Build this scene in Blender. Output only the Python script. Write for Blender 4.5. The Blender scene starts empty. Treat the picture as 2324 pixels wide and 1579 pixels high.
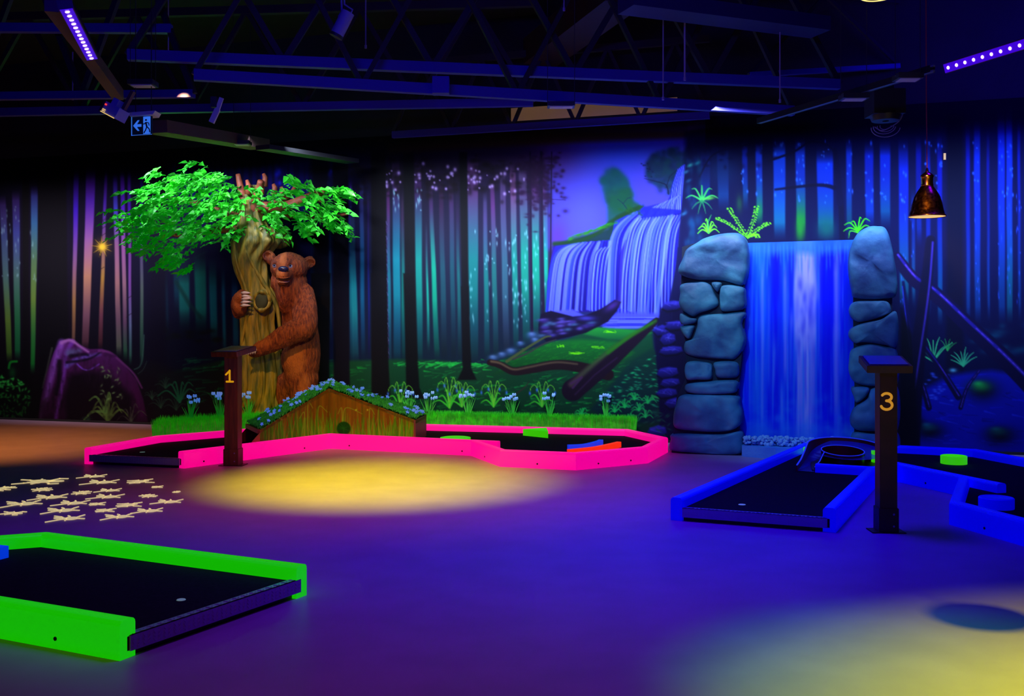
import bpy, bmesh, math, random
import numpy as np
from mathutils import Vector, Matrix, noise, geometry

# ------------------------------------------------------------------ camera, world, lights, exposure
sc = bpy.context.scene
COL = sc.collection
F_PX, CX, HZ, EYE = 2324.0, 1162.0, 735.0, 1.4      # lens in pixels, horizon row, eye height

cam_d = bpy.data.cameras.new('camera'); cam_d.lens = 36.0; cam_d.sensor_width = 36.0
cam_d.shift_y = -54.5/2324.0; cam_d.clip_end = 100
cam = bpy.data.objects.new('camera', cam_d); COL.objects.link(cam)
cam.location = (0, 0, EYE); cam.rotation_euler = (math.pi/2, 0, 0)
sc.camera = cam
sc.view_settings.view_transform = 'Standard'; sc.view_settings.look = 'None'
sc.view_settings.gamma = 1.0; sc.view_settings.use_curve_mapping = False
sc.view_settings.exposure = 0.0

w = bpy.data.worlds.new('world'); sc.world = w; w.use_nodes = True
w.node_tree.nodes['Background'].inputs[0].default_value = (0.02, 0.0, 0.25, 1)
w.node_tree.nodes['Background'].inputs[1].default_value = 0.02

def aim(o, tgt):
    d = Vector(tgt) - o.location
    o.rotation_euler = d.to_track_quat('-Z', 'Y').to_euler()
def area(name, loc, tgt, size, sizey, power, color, spread=180):
    l = bpy.data.lights.new(name, 'AREA'); l.shape = 'RECTANGLE'; l.size = size; l.size_y = sizey
    l.energy = power; l.color = color; l.spread = math.radians(spread)
    o = bpy.data.objects.new(name, l); COL.objects.link(o); o.location = loc; aim(o, tgt); return o
def spot(name, loc, tgt, angle, power, color, blend=0.5, radius=0.05):
    l = bpy.data.lights.new(name, 'SPOT'); l.energy = power; l.color = color
    l.spot_size = math.radians(angle); l.spot_blend = blend; l.shadow_soft_size = radius
    o = bpy.data.objects.new(name, l); COL.objects.link(o); o.location = loc; aim(o, tgt); return o

WS, WC = -0.317, 12.67                               # back wall: Y = WC + WS*X
WANG = math.atan(WS)
def wallY(X): return WC + WS*X
WN = Vector((WS, -1.0, 0)).normalized()              # towards the room
BLUE = (0.022, 0.0, 1.0)
# ultraviolet bars under the roof
spot('uv_flood', (1.7, 7.3, 3.6), (1.1, 7.0, 0), 90, 560, BLUE, 1.0, 0.4)
spot('uv_flood', (1.3, 8.3, 3.2), (2.0, 10.0, 0.0), 60, 130, BLUE, 1.0, 0.3)
spot('uv_flood', (4.0, 8.6, 3.4), (4.0, 9.2, 0), 72, 260, BLUE, 1.0, 0.4)
spot('uv_flood', (-0.3, 4.8, 3.4), (-0.3, 5.0, 0), 90, 110, (0.16, 0.005, 1.0), 1.0, 0.4)
spot('uv_flood', (-2.7, 6.6, 3.2), (-2.7, 6.4, 0), 90, 90, (0.22, 0.0, 1.0), 1.0, 0.4)
area('uv_flood', (-1.5, 2.0, 3.1), (0.5, 9.0, 4.0), 2.5, 0.4, 45, BLUE, 110)
area('uv_flood', (4.4, 8.6, 3.9), (6.2, 11.0, 4.6), 1.6, 0.3, 30, BLUE, 120)
# added whitish wash, no fixture behind it, brings out the mural paint
for i, (X, p, c) in enumerate([(-6.4, 27, (0.85, 0.8, 0.9)), (-3.6, 36, (0.7, 0.8, 1.0)), (-0.8, 52, (0.8, 0.95, 1.0)), (1.9, 62, (0.55, 0.78, 1.0)), (4.6, 58, (0.32, 0.52, 1.0))]):
    b = Vector((X, wallY(X), 0)) + WN*1.9
    t = Vector((X, wallY(X), 2.15))
    o = area('wall_wash', (b.x, b.y, 3.48), t, 2.7, 0.15, p*1.0, c, 72)
# warm spots: the first shines out of the hanging spotlight
spot('warm_spot_or_fill', (-1.47, 8.4, 3.70), (-1.2, 9.05, 0), 52, 1450, (0.82, 1.0, 0.0), 1.0, 0.05)
spot('warm_spot_or_fill', (-1.47, 8.4, 3.69), (-0.95, 9.1, 0), 88, 190, (1.0, 0.13, 0.06), 1.0, 0.05)
spot('warm_spot_or_fill', (-3.0, 9.2, 3.5), (-2.85, 13.0, 1.1), 36, 330, (1.0, 0.52, 0.05), 0.8, 0.05)
spot('warm_spot_or_fill', (-1.0, 7.2, 3.1), (-1.6, 12.6, 0.2), 38, 430, (1.0, 0.95, 0.12), 1.0, 0.1)  # added front fill for the hill and hedge, no fixture
spot('warm_spot_or_fill', (0.2, 7.6, 3.1), (0.6, 12.4, 0.2), 30, 80, (0.3, 1.0, 0.2), 1.0, 0.1)  # added green front fill for the right hedge, no fixture
spot('warm_spot_or_fill', (-5.9, 10.4, 3.4), (-6.0, 12.0, 0), 75, 480, (1.0, 0.40, 0.05), 1.0, 0.05)
spot('warm_spot_or_fill', (-2.2, 1.6, 3.6), (-1.6, 3.2, 0), 80, 32, (1.0, 0.20, 0.05), 1.0, 0.1)
spot('warm_spot_or_fill', (0.6, 2.4, 3.6), (0.6, 3.6, 0), 70, 26, (1.0, 0.22, 0.05), 1.0, 0.1)
spot('rock_fill', (0.9, 8.2, 3.2), (2.75, 10.9, 1.0), 40, 240, (0.25, 0.8, 1.0), 1.0, 0.1)  # added unseen spot, tints the rock pillars teal
spot('yellow_spot', (2.9, 2.6, 4.6), (3.0, 2.8, 0), 62, 2300, (0.85, 1.0, 0.0), 1.0, 0.02)
spot('green_fill', (0.6, 2.6, 3.6), (1.6, 3.9, 0), 34, 330, (0.0, 1.0, 0.15), 1.0, 0.1)  # added spot without a fixture, puts a green tint on the floor
spot('lamp_fill', (1.6, 4.4, 3.3), (3.53, 8.7, 2.52), 7, 1100, (1.0, 0.55, 0.12), 0.9, 0.12)  # added unseen fill aimed at the pendant lamp to brighten its copper

# ------------------------------------------------------------------ helpers
def s2l(c):
    c = c/255.0
    return c/12.92 if c <= 0.04045 else ((c+0.055)/1.055)**2.4
def rgb(r, g, b): return (s2l(r), s2l(g), s2l(b), 1)

def G(x, y, z=0.0):
    """photo pixel -> point on the horizontal plane z"""
    Y = (EYE - z)*F_PX/(y - HZ); return Vector(((x-CX)/F_PX*Y, Y, z))
def D(x, y, Y):
    """photo pixel -> point at distance Y"""
    return Vector(((x-CX)/F_PX*Y, Y, EYE - (y-HZ)/F_PX*Y))

def mat(name, col, rough=0.6, metal=0.0, emit=None, es=0.0, noise_amt=0.0, nscale=8.0, bump=0.0, bscale=40.0, stretch=None, col2=None, spec=0.5):
    m = bpy.data.materials.new(name); m.use_nodes = True
    nt = m.node_tree; b = nt.nodes['Principled BSDF']
    b.inputs['Roughness'].default_value = rough; b.inputs['Metallic'].default_value = metal
    b.inputs['Specular IOR Level'].default_value = spec
    b.inputs['Base Color'].default_value = col
    tc = None
    def coords(scale):
        nonlocal tc
        if tc is None: tc = nt.nodes.new('ShaderNodeTexCoord')
        mp = nt.nodes.new('ShaderNodeMapping'); nt.links.new(tc.outputs['Object'], mp.inputs[0])
        if stretch: mp.inputs['Scale'].default_value = stretch
        n = nt.nodes.new('ShaderNodeTexNoise'); n.inputs['Scale'].default_value = scale; n.inputs['Detail'].default_value = 5
        nt.links.new(mp.outputs[0], n.inputs['Vector']); return n
    if noise_amt > 0 or col2:
        n = coords(nscale); r = nt.nodes.new('ShaderNodeValToRGB')
        c2 = col2 if col2 else tuple(v*(1-noise_amt) for v in col[:3])+(1,)
        r.color_ramp.elements[0].position = 0.36; r.color_ramp.elements[1].position = 0.64
        r.color_ramp.elements[0].color = c2; r.color_ramp.elements[1].color = col
        nt.links.new(n.outputs['Fac'], r.inputs[0]); nt.links.new(r.outputs[0], b.inputs['Base Color'])
    if bump > 0:
        n2 = coords(bscale); bp = nt.nodes.new('ShaderNodeBump'); bp.inputs['Strength'].default_value = bump
        bp.inputs['Distance'].default_value = 0.02
        nt.links.new(n2.outputs['Fac'], bp.inputs['Height']); nt.links.new(bp.outputs[0], b.inputs['Normal'])
    if emit:
        b.inputs['Emission Color'].default_value = emit; b.inputs['Emission Strength'].default_value = es
    return m

def tag(o, label=None, cat=None, group=None, kind=None):
    if label: o['label'] = label
    if cat: o['category'] = cat
    if group: o['group'] = group
    if kind: o['kind'] = kind
    return o
def empty(name, loc=(0, 0, 0), rz=0.0):
    o = bpy.data.objects.new(name, None); o.empty_display_size = 0.1; COL.objects.link(o)
    o.location = loc; o.rotation_euler = (0, 0, rz); return o

class MB:
    """collects shapes and links them as one mesh object"""
    def __init__(s): s.v = []; s.f = []
    def add(s, vs, fs):
        o = len(s.v); s.v += [tuple(v) for v in vs]; s.f += [tuple(i+o for i in f) for f in fs]; return s
    def box(s, c, size, M=None):
        cx, cy, cz = c; a, b, d = size[0]/2, size[1]/2, size[2]/2
        vs = [Vector((cx+i*a, cy+j*b, cz+k*d)) for i in (-1, 1) for j in (-1, 1) for k in (-1, 1)]
        if M: vs = [M @ v for v in vs]
        return s.add(vs, [(0, 1, 3, 2), (4, 6, 7, 5), (0, 4, 5, 1), (2, 3, 7, 6), (0, 2, 6, 4), (1, 5, 7, 3)])
    def prism(s, pts, z0, z1):
        n = len(pts)
        vs = [(p[0], p[1], z0) for p in pts] + [(p[0], p[1], z1) for p in pts]
        tris = geometry.tessellate_polygon([[Vector((p[0], p[1], 0)) for p in pts]])
        fs = [tuple(t) for t in tris] + [tuple(i+n for i in t[::-1]) for t in tris]
        fs += [(i, (i+1) % n, (i+1) % n+n, i+n) for i in range(n)]
        return s.add(vs, fs)
    def slab(s, vs3, off):
        """planar polygon of 3-D points, thickened by the vector off"""
        n = len(vs3); off = Vector(off)
        vs3 = [Vector(v) for v in vs3]
        nrm = geometry.normal(vs3[:3] if n < 4 else vs3)
        q = nrm.rotation_difference(Vector((0, 0, 1)))
        tris = geometry.tessellate_polygon([[q @ v for v in vs3]])
        fs = [tuple(t) for t in tris] + [tuple(i+n for i in t[::-1]) for t in tris]
        fs += [(i, (i+1) % n, (i+1) % n+n, i+n) for i in range(n)]
        return s.add(vs3 + [v+off for v in vs3], fs)
    def tube(s, pts, r, n=8, caps=True):
        pts = [Vector(p) for p in pts]; rs = r if isinstance(r, (list, tuple)) else [r]*len(pts)
        vs = []; fs = []; prev = None
        for i, p in enumerate(pts):
            t = (pts[min(i+1, len(pts)-1)] - pts[max(i-1, 0)])
            t = t.normalized() if t.length > 1e-9 else Vector((0, 0, 1))
            if prev is None:
                u = t.orthogonal().normalized()
            else:
                u = (prev - t*prev.dot(t)); u = u.normalized() if u.length > 1e-6 else t.orthogonal().normalized()
            prev = u; v = t.cross(u)
            for k in range(n):
                a = 2*math.pi*k/n; vs.append(p + (u*math.cos(a)+v*math.sin(a))*rs[i])
        for i in range(len(pts)-1):
            for k in range(n):
                fs.append((i*n+k, i*n+(k+1) % n, (i+1)*n+(k+1) % n, (i+1)*n+k))
        if caps:
            fs.append(tuple(range(n))[::-1]); fs.append(tuple((len(pts)-1)*n+k for k in range(n)))
        return s.add(vs, fs)
    def bar(s, a, b, w_, h):
        """rectangular bar between two points, h is the upright size"""
        a = Vector(a); b = Vector(b); t = (b-a).normalized(); up = Vector((0, 0, 1))
        side = t.cross(up); side = side.normalized() if side.length > 1e-4 else Vector((1, 0, 0)); u = side.cross(t).normalized()
        vs = [p + side*(i*w_/2) + u*(j*h/2) for p in (a, b) for i in (-1, 1) for j in (-1, 1)]
        return s.add(vs, [(0, 1, 3, 2), (4, 6, 7, 5), (0, 4, 5, 1), (2, 3, 7, 6), (0, 2, 6, 4), (1, 5, 7, 3)])
    def lathe(s, prof, c=(0, 0, 0), n=32, M=None):
        vs = []; fs = []
        for r, z in prof:
            for k in range(n):
                a = 2*math.pi*k/n; v = Vector((c[0]+r*math.cos(a), c[1]+r*math.sin(a), c[2]+z)); vs.append(M @ v if M else v)
        for i in range(len(prof)-1):
            for k in range(n): fs.append((i*n+k, i*n+(k+1) % n, (i+1)*n+(k+1) % n, (i+1)*n+k))
        return s.add(vs, fs)
    def ball(s, c, r, n=12, m=8, M=None):
        r = r if isinstance(r, (tuple, list, Vector)) else (r, r, r)
        vs = [Vector((0, 0, r[2]))]
        for i in range(1, m):
            t = math.pi*i/m
            for k in range(n):
                a = 2*math.pi*k/n; vs.append(Vector((r[0]*math.sin(t)*math.cos(a), r[1]*math.sin(t)*math.sin(a), r[2]*math.cos(t))))
        vs.append(Vector((0, 0, -r[2]))); L = len(vs)-1
        fs = [(0, 1+k, 1+(k+1) % n) for k in range(n)]
        for i in range(m-2):
            for k in range(n): fs.append((1+i*n+k, 1+(i+1)*n+k, 1+(i+1)*n+(k+1) % n, 1+i*n+(k+1) % n))
        fs += [(L, 1+(m-2)*n+(k+1) % n, 1+(m-2)*n+k) for k in range(n)]
        if M: vs = [M @ v for v in vs]
        c = Vector(c); return s.add([v+c for v in vs], fs)
    def build(s, name, m, parent=None, smooth=False, label=None):
        me = bpy.data.meshes.new(name); 
        if parent is not None:
            inv = parent_matrix(parent).inverted(); vs = [inv @ Vector(v) for v in s.v]
        else: vs = s.v
        me.from_pydata([tuple(v) for v in vs], [], s.f)
        me.update()
        bm = bmesh.new(); bm.from_mesh(me); bmesh.ops.recalc_face_normals(bm, faces=bm.faces); bm.to_mesh(me); bm.free()
        if smooth: me.shade_smooth() if smooth is True else me.set_sharp_from_angle(angle=math.radians(smooth))
        if smooth and smooth is not True: 
            me.polygons.foreach_set('use_smooth', [True]*len(me.polygons))
        o = bpy.data.objects.new(name, me); COL.objects.link(o); me.materials.append(m)
        if parent is not None: o.parent = parent
        if label: o['label'] = label
        return o
def parent_matrix(o):
    M = Matrix.LocRotScale(o.location, o.rotation_euler, o.scale)
    return parent_matrix(o.parent) @ M if o.parent else M
def copy_tree(o, parent=None):
    c = o.copy(); COL.objects.link(c); c.parent = parent
    for ch in [k for k in bpy.data.objects if k.parent == o and k != c]: copy_tree(ch, c)
    return c
def catmull(pts, n=8, closed=False):
    P = [np.array(p, float) for p in pts]; out = []; N = len(P)
    for i in range(N if closed else N-1):
        p0, p1, p2, p3 = (P[(i-1) % N], P[i], P[(i+1) % N], P[(i+2) % N]) if closed else (P[max(i-1, 0)], P[i], P[i+1], P[min(i+2, N-1)])
        for k in range(n):
            t = k/n; out.append(0.5*((2*p1)+(-p0+p2)*t+(2*p0-5*p1+4*p2-p3)*t*t+(-p0+3*p1-3*p2+p3)*t**3))
    if not closed: out.append(P[-1])
    return out

R = random.Random(7)

# ------------------------------------------------------------------ painted pictures (the mural and the waterfall board)
class Canvas:
    """a small paint box: soft strokes, polygons and dabs laid over one another"""
    def __init__(s, x0, y0, x1, y1):
        s.x0, s.y0 = x0, y0; s.W = x1-x0; s.H = y1-y0
        s.a = np.zeros((s.H, s.W, 3), np.float32)
    def _bb(s, xa, ya, xb, yb):
        xa = max(int(math.floor(xa))-s.x0, 0); xb = min(int(math.ceil(xb))-s.x0+1, s.W)
        ya = max(int(math.floor(ya))-s.y0, 0); yb = min(int(math.ceil(yb))-s.y0+1, s.H)
        if xa >= xb or ya >= yb: return None
        yy, xx = np.mgrid[ya:yb, xa:xb].astype(np.float32)
        return slice(ya, yb), slice(xa, xb), xx+s.x0, yy+s.y0
    def put(s, sy, sx, al, col):
        al = np.clip(al, 0, 1)[..., None]; reg = s.a[sy, sx]
        s.a[sy, sx] = reg*(1-al) + np.asarray(col, np.float32)*al
    def stroke(s, pts, w0, col, al=1.0, soft=1.5, w1=None, col1=None):
        w1 = w0 if w1 is None else w1; pts = [tuple(map(float, p)) for p in pts]; n = len(pts)-1
        m = max(w0, w1)/2+soft+1
        bb = s._bb(min(p[0] for p in pts)-m, min(p[1] for p in pts)-m, max(p[0] for p in pts)+m, max(p[1] for p in pts)+m)
        if bb is None: return
        sy, sx, xx, yy = bb; A = np.zeros_like(xx); T = np.zeros_like(xx)
        for i in range(n):
            (ax, ay), (bx, by) = pts[i], pts[i+1]; dx, dy = bx-ax, by-ay; L = dx*dx+dy*dy+1e-6
            t = np.clip(((xx-ax)*dx+(yy-ay)*dy)/L, 0, 1)
            d = np.hypot(xx-ax-t*dx, yy-ay-t*dy); g = (i+t)/n
            ww = (w0+(w1-w0)*g)/2
            a = np.clip((ww+soft*0.5-d)/max(soft, 0.1), 0, 1); T = np.where(a > A, g, T); A = np.maximum(A, a)
        c = np.asarray(col, np.float32)
        if col1 is not None: c = c*(1-T[..., None]) + np.asarray(col1, np.float32)*T[..., None]
        s.put(sy, sx, A*al, c)
    def blob(s, x, y, rx, ry, col, al=1.0, hard=1.0, ang=0.0):
        m = max(rx, ry)*1.8
        bb = s._bb(x-m, y-m, x+m, y+m)
        if bb is None: return
        sy, sx, xx, yy = bb; c, k = math.cos(ang), math.sin(ang)
        u = ((xx-x)*c+(yy-y)*k)/rx; v = (-(xx-x)*k+(yy-y)*c)/ry; d = u*u+v*v
        s.put(sy, sx, np.exp(-d*hard*1.2)*al if hard < 3 else np.clip((1.1-d)*3, 0, 1)*al, col)
    def poly(s, pts, col, al=1.0, soft=2.0, grad=None):
        xs = [p[0] for p in pts]; ys = [p[1] for p in pts]; m = soft+2
        bb = s._bb(min(xs)-m, min(ys)-m, max(xs)+m, max(ys)+m)
        if bb is None: return
        sy, sx, xx, yy = bb; ins = np.zeros(xx.shape, bool); d = np.full(xx.shape, 1e9, np.float32); n = len(pts)
        for i in range(n):
            ax, ay = pts[i]; bx, by = pts[(i+1) % n]
            if ay != by:
                c = ((ay > yy) != (by > yy)) & (xx < (bx-ax)*(yy-ay)/(by-ay)+ax); ins ^= c
            dx, dy = bx-ax, by-ay; L = dx*dx+dy*dy+1e-6
            t = np.clip(((xx-ax)*dx+(yy-ay)*dy)/L, 0, 1); d = np.minimum(d, np.hypot(xx-ax-t*dx, yy-ay-t*dy))
        sd = np.where(ins, d, -d); A = np.clip(sd/max(soft, 0.1)+0.5, 0, 1)
        c = np.asarray(col, np.float32)
        if grad is not None:
            t = np.clip((yy-min(ys))/(max(ys)-min(ys)+1e-6), 0, 1)[..., None]; c = c*(1-t)+np.asarray(grad, np.float32)*t
        s.put(sy, sx, A*al, c)
    def streak(s, xt, xb, wt, wb, yt, yb, cols, al=1.0, soft=3.0, fade=25):
        """upright soft band with colours spread from its top to its foot"""
        bb = s._bb(min(xt, xb)-max(wt, wb)-8, yt, max(xt, xb)+max(wt, wb)+8, yb)
        if bb is None: return
        sy, sx, xx, yy = bb; t = np.clip((yy-yt)/(yb-yt), 0, 1)
        xc = xt+(xb-xt)*t + 0.35*np.sin(yy*0.03+xt); ww = (wt+(wb-wt)*t)/2
        A = np.clip((ww-np.abs(xx-xc))/soft+0.5, 0, 1)*np.clip((yy-yt)/fade, 0, 1)*np.clip((yb-yy)/fade, 0, 1)
        k = len(cols)-1; cc = np.asarray(cols, np.float32); q = t*k; i = np.clip(q.astype(int), 0, k-1); f = (q-i)[..., None]
        s.put(sy, sx, A*al, cc[i]*(1-f)+cc[i+1]*f)
    def sample(s, x, y):
        x = np.clip(x-s.x0, 0, s.W-1.001); y = np.clip(y-s.y0, 0, s.H-1.001)
        xi = x.astype(int); yi = y.astype(int); fx = (x-xi)[..., None]; fy = (y-yi)[..., None]; a = s.a
        return (a[yi, xi]*(1-fx)+a[yi, xi+1]*fx)*(1-fy)+(a[yi+1, xi]*(1-fx)+a[yi+1, xi+1]*fx)*fy

rn = random.Random(11)
def leaf_tuft(C, x, y, r, n, col, spread=(20, 160), w=2.2, al=0.9, bend=0.35, seed=1):
    q = random.Random(seed)
    for i in range(n):
        a = math.radians(spread[0]+(spread[1]-spread[0])*(i+0.5*q.random())/max(n-1, 1)); L = r*q.uniform(0.7, 1.05)
        ex, ey = x+L*math.cos(a), y-L*math.sin(a); mx, my = x+0.55*L*math.cos(a), y-0.75*L*math.sin(a)-bend*L*0.25
        C.stroke(catmull([(x, y), (mx, my), (ex, ey+bend*L*0.3)], 6), w, col, al, 1.3, w*0.35)
def star_plant(C, x, y, r, n, col, a0=0, a1=180, w=3, al=0.9):
    for i in range(n):
        a = math.radians(a0+(a1-a0)*i/(n-1))
        C.stroke(catmull([(x, y), (x+0.6*r*math.cos(a), y-0.7*r*math.sin(a)-0.12*r), (x+r*math.cos(a), y-r*math.sin(a)+0.12*r)], 6), w, col, al, 1.6, 1.0)

def paint_mural():
    C = Canvas(-190, 225, 2520, 1080)
    yy, xx = np.mgrid[C.y0:C.y0+C.H, C.x0:C.x0+C.W].astype(np.float32)
    # ground colour across the wall
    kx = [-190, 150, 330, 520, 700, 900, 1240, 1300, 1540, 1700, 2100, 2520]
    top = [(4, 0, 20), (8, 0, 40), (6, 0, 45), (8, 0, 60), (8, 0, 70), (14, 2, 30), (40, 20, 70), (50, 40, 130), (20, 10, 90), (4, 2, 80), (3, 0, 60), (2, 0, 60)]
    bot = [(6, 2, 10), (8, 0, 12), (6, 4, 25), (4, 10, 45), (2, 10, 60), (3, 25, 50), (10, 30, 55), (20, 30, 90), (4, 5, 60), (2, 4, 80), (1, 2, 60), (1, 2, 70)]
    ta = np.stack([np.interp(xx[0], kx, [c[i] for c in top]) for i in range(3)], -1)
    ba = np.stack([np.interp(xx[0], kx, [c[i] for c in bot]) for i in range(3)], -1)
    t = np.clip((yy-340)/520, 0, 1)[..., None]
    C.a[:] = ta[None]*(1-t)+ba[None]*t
    # ---- far left trunks of light
    S = C.streak
    for args in [(-120, -125, 14, 12, 430, 830, [(40, 40, 90), (50, 80, 80), (60, 100, 40)]), (-60, -60, 18, 14, 420, 830, [(40, 40, 90), (50, 80, 80), (30, 100, 50)]),
                 (5, 22, 15, 12, 440, 825, [(50, 20, 90), (50, 60, 110), (60, 90, 90), (80, 110, 40), (50, 90, 30)]),
                 (36, 40, 17, 12, 430, 820, [(50, 20, 90), (50, 55, 130), (60, 90, 90), (30, 95, 60), (10, 90, 50)]),
                 (79, 74, 17, 9, 420, 850, [(50, 35, 130), (45, 90, 140), (70, 100, 70), (90, 120, 50), (40, 110, 50), (10, 120, 40)]),
                 (174, 166, 12, 7, 372, 790, [(40, 0, 110), (60, 20, 190), (110, 70, 130), (140, 100, 60), (90, 60, 60)]),
                 (207, 193, 22, 15, 368, 800, [(50, 0, 110), (80, 30, 180), (130, 80, 150), (160, 110, 90), (110, 70, 90), (60, 30, 45)]),
                 (241, 227, 6, 10, 375, 800, [(50, 0, 110), (70, 30, 170), (110, 70, 120), (150, 110, 50), (100, 50, 70), (50, 20, 30)]),
                 (261, 270, 9, 12, 390, 810, [(40, 0, 120), (60, 60, 190), (130, 80, 130), (140, 95, 100), (100, 70, 90), (70, 90, 70)]),
                 (277, 285, 9, 9, 380, 820, [(60, 0, 130), (80, 30, 200), (130, 70, 140), (130, 90, 110), (90, 60, 90), (20, 90, 50)]),
                 (293, 296, 7, 6, 380, 830, [(50, 0, 120), (70, 20, 180), (100, 50, 130), (110, 60, 140), (90, 100, 140), (30, 90, 60)]),
                 (321, 322, 6, 8, 390, 830, [(20, 0, 90), (30, 20, 150), (70, 50, 100), (70, 80, 80), (50, 80, 70), (20, 60, 50)])]:
        S(*args)
    for i in range(46):
        x = rn.choice([8, 20, 38, 40, 78, 74, -60, -120])+rn.uniform(-5, 5); C.blob(x, rn.uniform(450, 640), 1.5, rn.uniform(2, 7), (130, 170, 190), 0.5)
    for i in range(26):
        x = rn.choice([100, 120, 140]); C.streak(x+rn.uniform(-12, 12), x+rn.uniform(-12, 12), 1.5, 1.5, rn.uniform(480, 700), rn.uniform(720, 850), [(10, 5, 50), (15, 8, 70)], 0.5, 1.5)
    for (a, b) in [(240, 480), (236, 498), (236, 515), (237, 530), (232, 608), (296, 672), (296, 712)]:
        C.stroke(catmull([(a-9, b+8), (a-2, b+2), (a+4, b-2)], 4), 1.2, (20, 6, 20), 0.8, 1)
    # the shining star between the trunks
    C.blob(232, 560, 22, 20, (150, 110, 30), 0.55); 
    for i in range(18):
        a = 2*math.pi*i/18+0.1; L = 24 if i % 2 else 14
        C.stroke([(232, 560), (232+L*math.cos(a), 560+L*math.sin(a))], 3.2, (200, 160, 40), 0.85, 1.5, 0.3)
    C.blob(232, 560, 7, 7, (235, 190, 50), 1.0)
    # purple tops behind the leaf tree
    for x in range(340, 700, 17):
        x2 = x+rn.uniform(-5, 5); S(x2, x2+3, rn.uniform(6, 12), 8, 350, rn.uniform(470, 560), [(8, 0, 60), (14, 4, 110+rn.randint(0, 50)), (6, 0, 40)], 0.8)
    for (x, y, r) in [(628, 395, 5), (633, 390, 7), (597, 402, 5), (655, 418, 5), (712, 405, 6), (746, 395, 6), (742, 415, 5), (750, 388, 4), (635, 415, 5), (708, 425, 5)]:
        C.blob(x, y, r, r*1.4, (30, 30, 230), 0.9)
    # teal gaps low left
    teal = (8, 88, 100)
    for (x, wd, y0, y1, c) in [(378, 6, 590, 780, (10, 50, 70)), (400, 12, 575, 720, (6, 50, 70)), (418, 26, 585, 760, (10, 95, 90)), (455, 28, 560, 770, (8, 100, 90)), (484, 18, 575, 800, (10, 105, 115)),
                               (508, 8, 590, 830, (10, 100, 130)), (534, 14, 600, 830, (10, 80, 130)), (350, 20, 560, 800, (10, 5, 55))]:
        S(x-2, x+2, wd, wd*0.85, y0, y1, [tuple(v*0.35 for v in c), c, c, tuple(v*0.4 for v in c)], 0.9, 5, 60)
    for i in range(14):
        y = rn.uniform(745, 790); x = rn.uniform(330, 520); C.blob(x, y, 12, 5, (5, 10, 12), 0.7)
    C.stroke([(400, 640), (430, 690), (455, 720)], 9, (4, 40, 40), 0.7, 6); C.stroke([(410, 600), (470, 570)], 3, (10, 60, 60), 0.4, 4)
    # ---- the middle wood
    mid = [(712, 708, 10, 10, 380, 780, (15, 20, 90), (12, 40, 120)), (732, 735, 9, 10, 420, 790, (12, 14, 80), (8, 60, 130)), (748, 750, 5, 6, 400, 780, (14, 20, 120), (14, 80, 140)),
           (795, 799, 8, 9, 400, 830, (50, 20, 140), (14, 110, 150)), (798, 808, 10, 14, 455, 830, (30, 40, 90), (30, 125, 160)), (820, 824, 9, 9, 400, 820, (40, 40, 110), (10, 80, 140)), (835, 838, 2, 3, 430, 820, (40, 10, 90), (30, 20, 140)),
           (880, 885, 7, 8, 400, 840, (70, 30, 90), (40, 100, 140)), (898, 902, 17, 16, 350, 830, (50, 25, 80), (16, 110, 150)), (913, 917, 6, 10, 430, 830, (40, 25, 60), (10, 100, 110)),
           (948, 952, 16, 15, 350, 830, (50, 25, 80), (16, 120, 130)), (967, 973, 3, 6, 500, 800, (30, 40, 70), (30, 150, 150)), (976, 992, 8, 12, 400, 820, (50, 30, 80), (10, 140, 130)),
           (1000, 1009, 9, 13, 400, 820, (40, 20, 60), (30, 60, 90)), (1023, 1030, 10, 10, 390, 820, (50, 30, 80), (24, 60, 90)), (1037, 1044, 6, 8, 430, 820, (30, 20, 60), (24, 80, 100)),
           (1072, 1074, 26, 22, 350, 830, (80, 45, 110), (18, 100, 120)), (1100, 1106, 8, 12, 430, 820, (60, 50, 110), (26, 100, 120)), (1117, 1126, 9, 12, 400, 820, (80, 40, 110), (36, 90, 110)),
           (1140, 1150, 12, 14, 380, 810, (70, 50, 110), (70, 80, 120)), (1163, 1172, 13, 12, 370, 800, (100, 60, 120), (30, 120, 130)), (1186, 1195, 18, 16, 370, 790, (80, 60, 120), (24, 130, 130)),
           (1213, 1218, 18, 16, 370, 770, (90, 50, 120), (26, 140, 135)), (1236, 1238, 11, 14, 380, 740, (90, 50, 120), (30, 150, 150))]
    for (xt, xb, wt, wb, yt, yb, c0, c1) in mid:
        c1 = (c1[0]*0.55, c1[1]*0.95, c1[2]*0.88)
        c2 = (c1[0]*0.8, c1[1]*0.62, c1[2]*0.78)
        S(xt, xb, wt, wb, yt, yb, [tuple(v*0.8 for v in c0), c0, tuple((a+b)/2 for a, b in zip(c0, c1)), c1, c1, c2, tuple(v*0.55 for v in c2)], 0.95, 3.5, 30)
    # dark crowns and sparkles in the tops
    for i in range(260):
        x = rn.uniform(790, 1250); y = rn.gauss(405, 24)
        if y > 470: continue
        C.blob(x, y, rn.uniform(4, 12), rn.uniform(3, 9), (10, 2, 18), 0.55)
    for i in range(70):
        x = rn.choice([rn.uniform(940, 1035), rn.uniform(1052, 1090), rn.uniform(875, 910), rn.uniform(1100, 1190)]); y = rn.gauss(405, 17)
        r = rn.uniform(1.5, 4.2); C.blob(x, y, r, r*1.2, (170, 140, 230), 0.9)
    for i in range(120):
        x = rn.choice([802, 898, 950, 1072, 1106, 1124, 1150, 1170, 1190, 1215, 1237, 1172, 1195])+rn.uniform(-7, 7); y = rn.uniform(520, 740) if x > 1060 else rn.uniform(430, 480)
        C.blob(x, y, 1.5, rn.uniform(2, 8), (130, 190, 220), 0.6)
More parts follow.
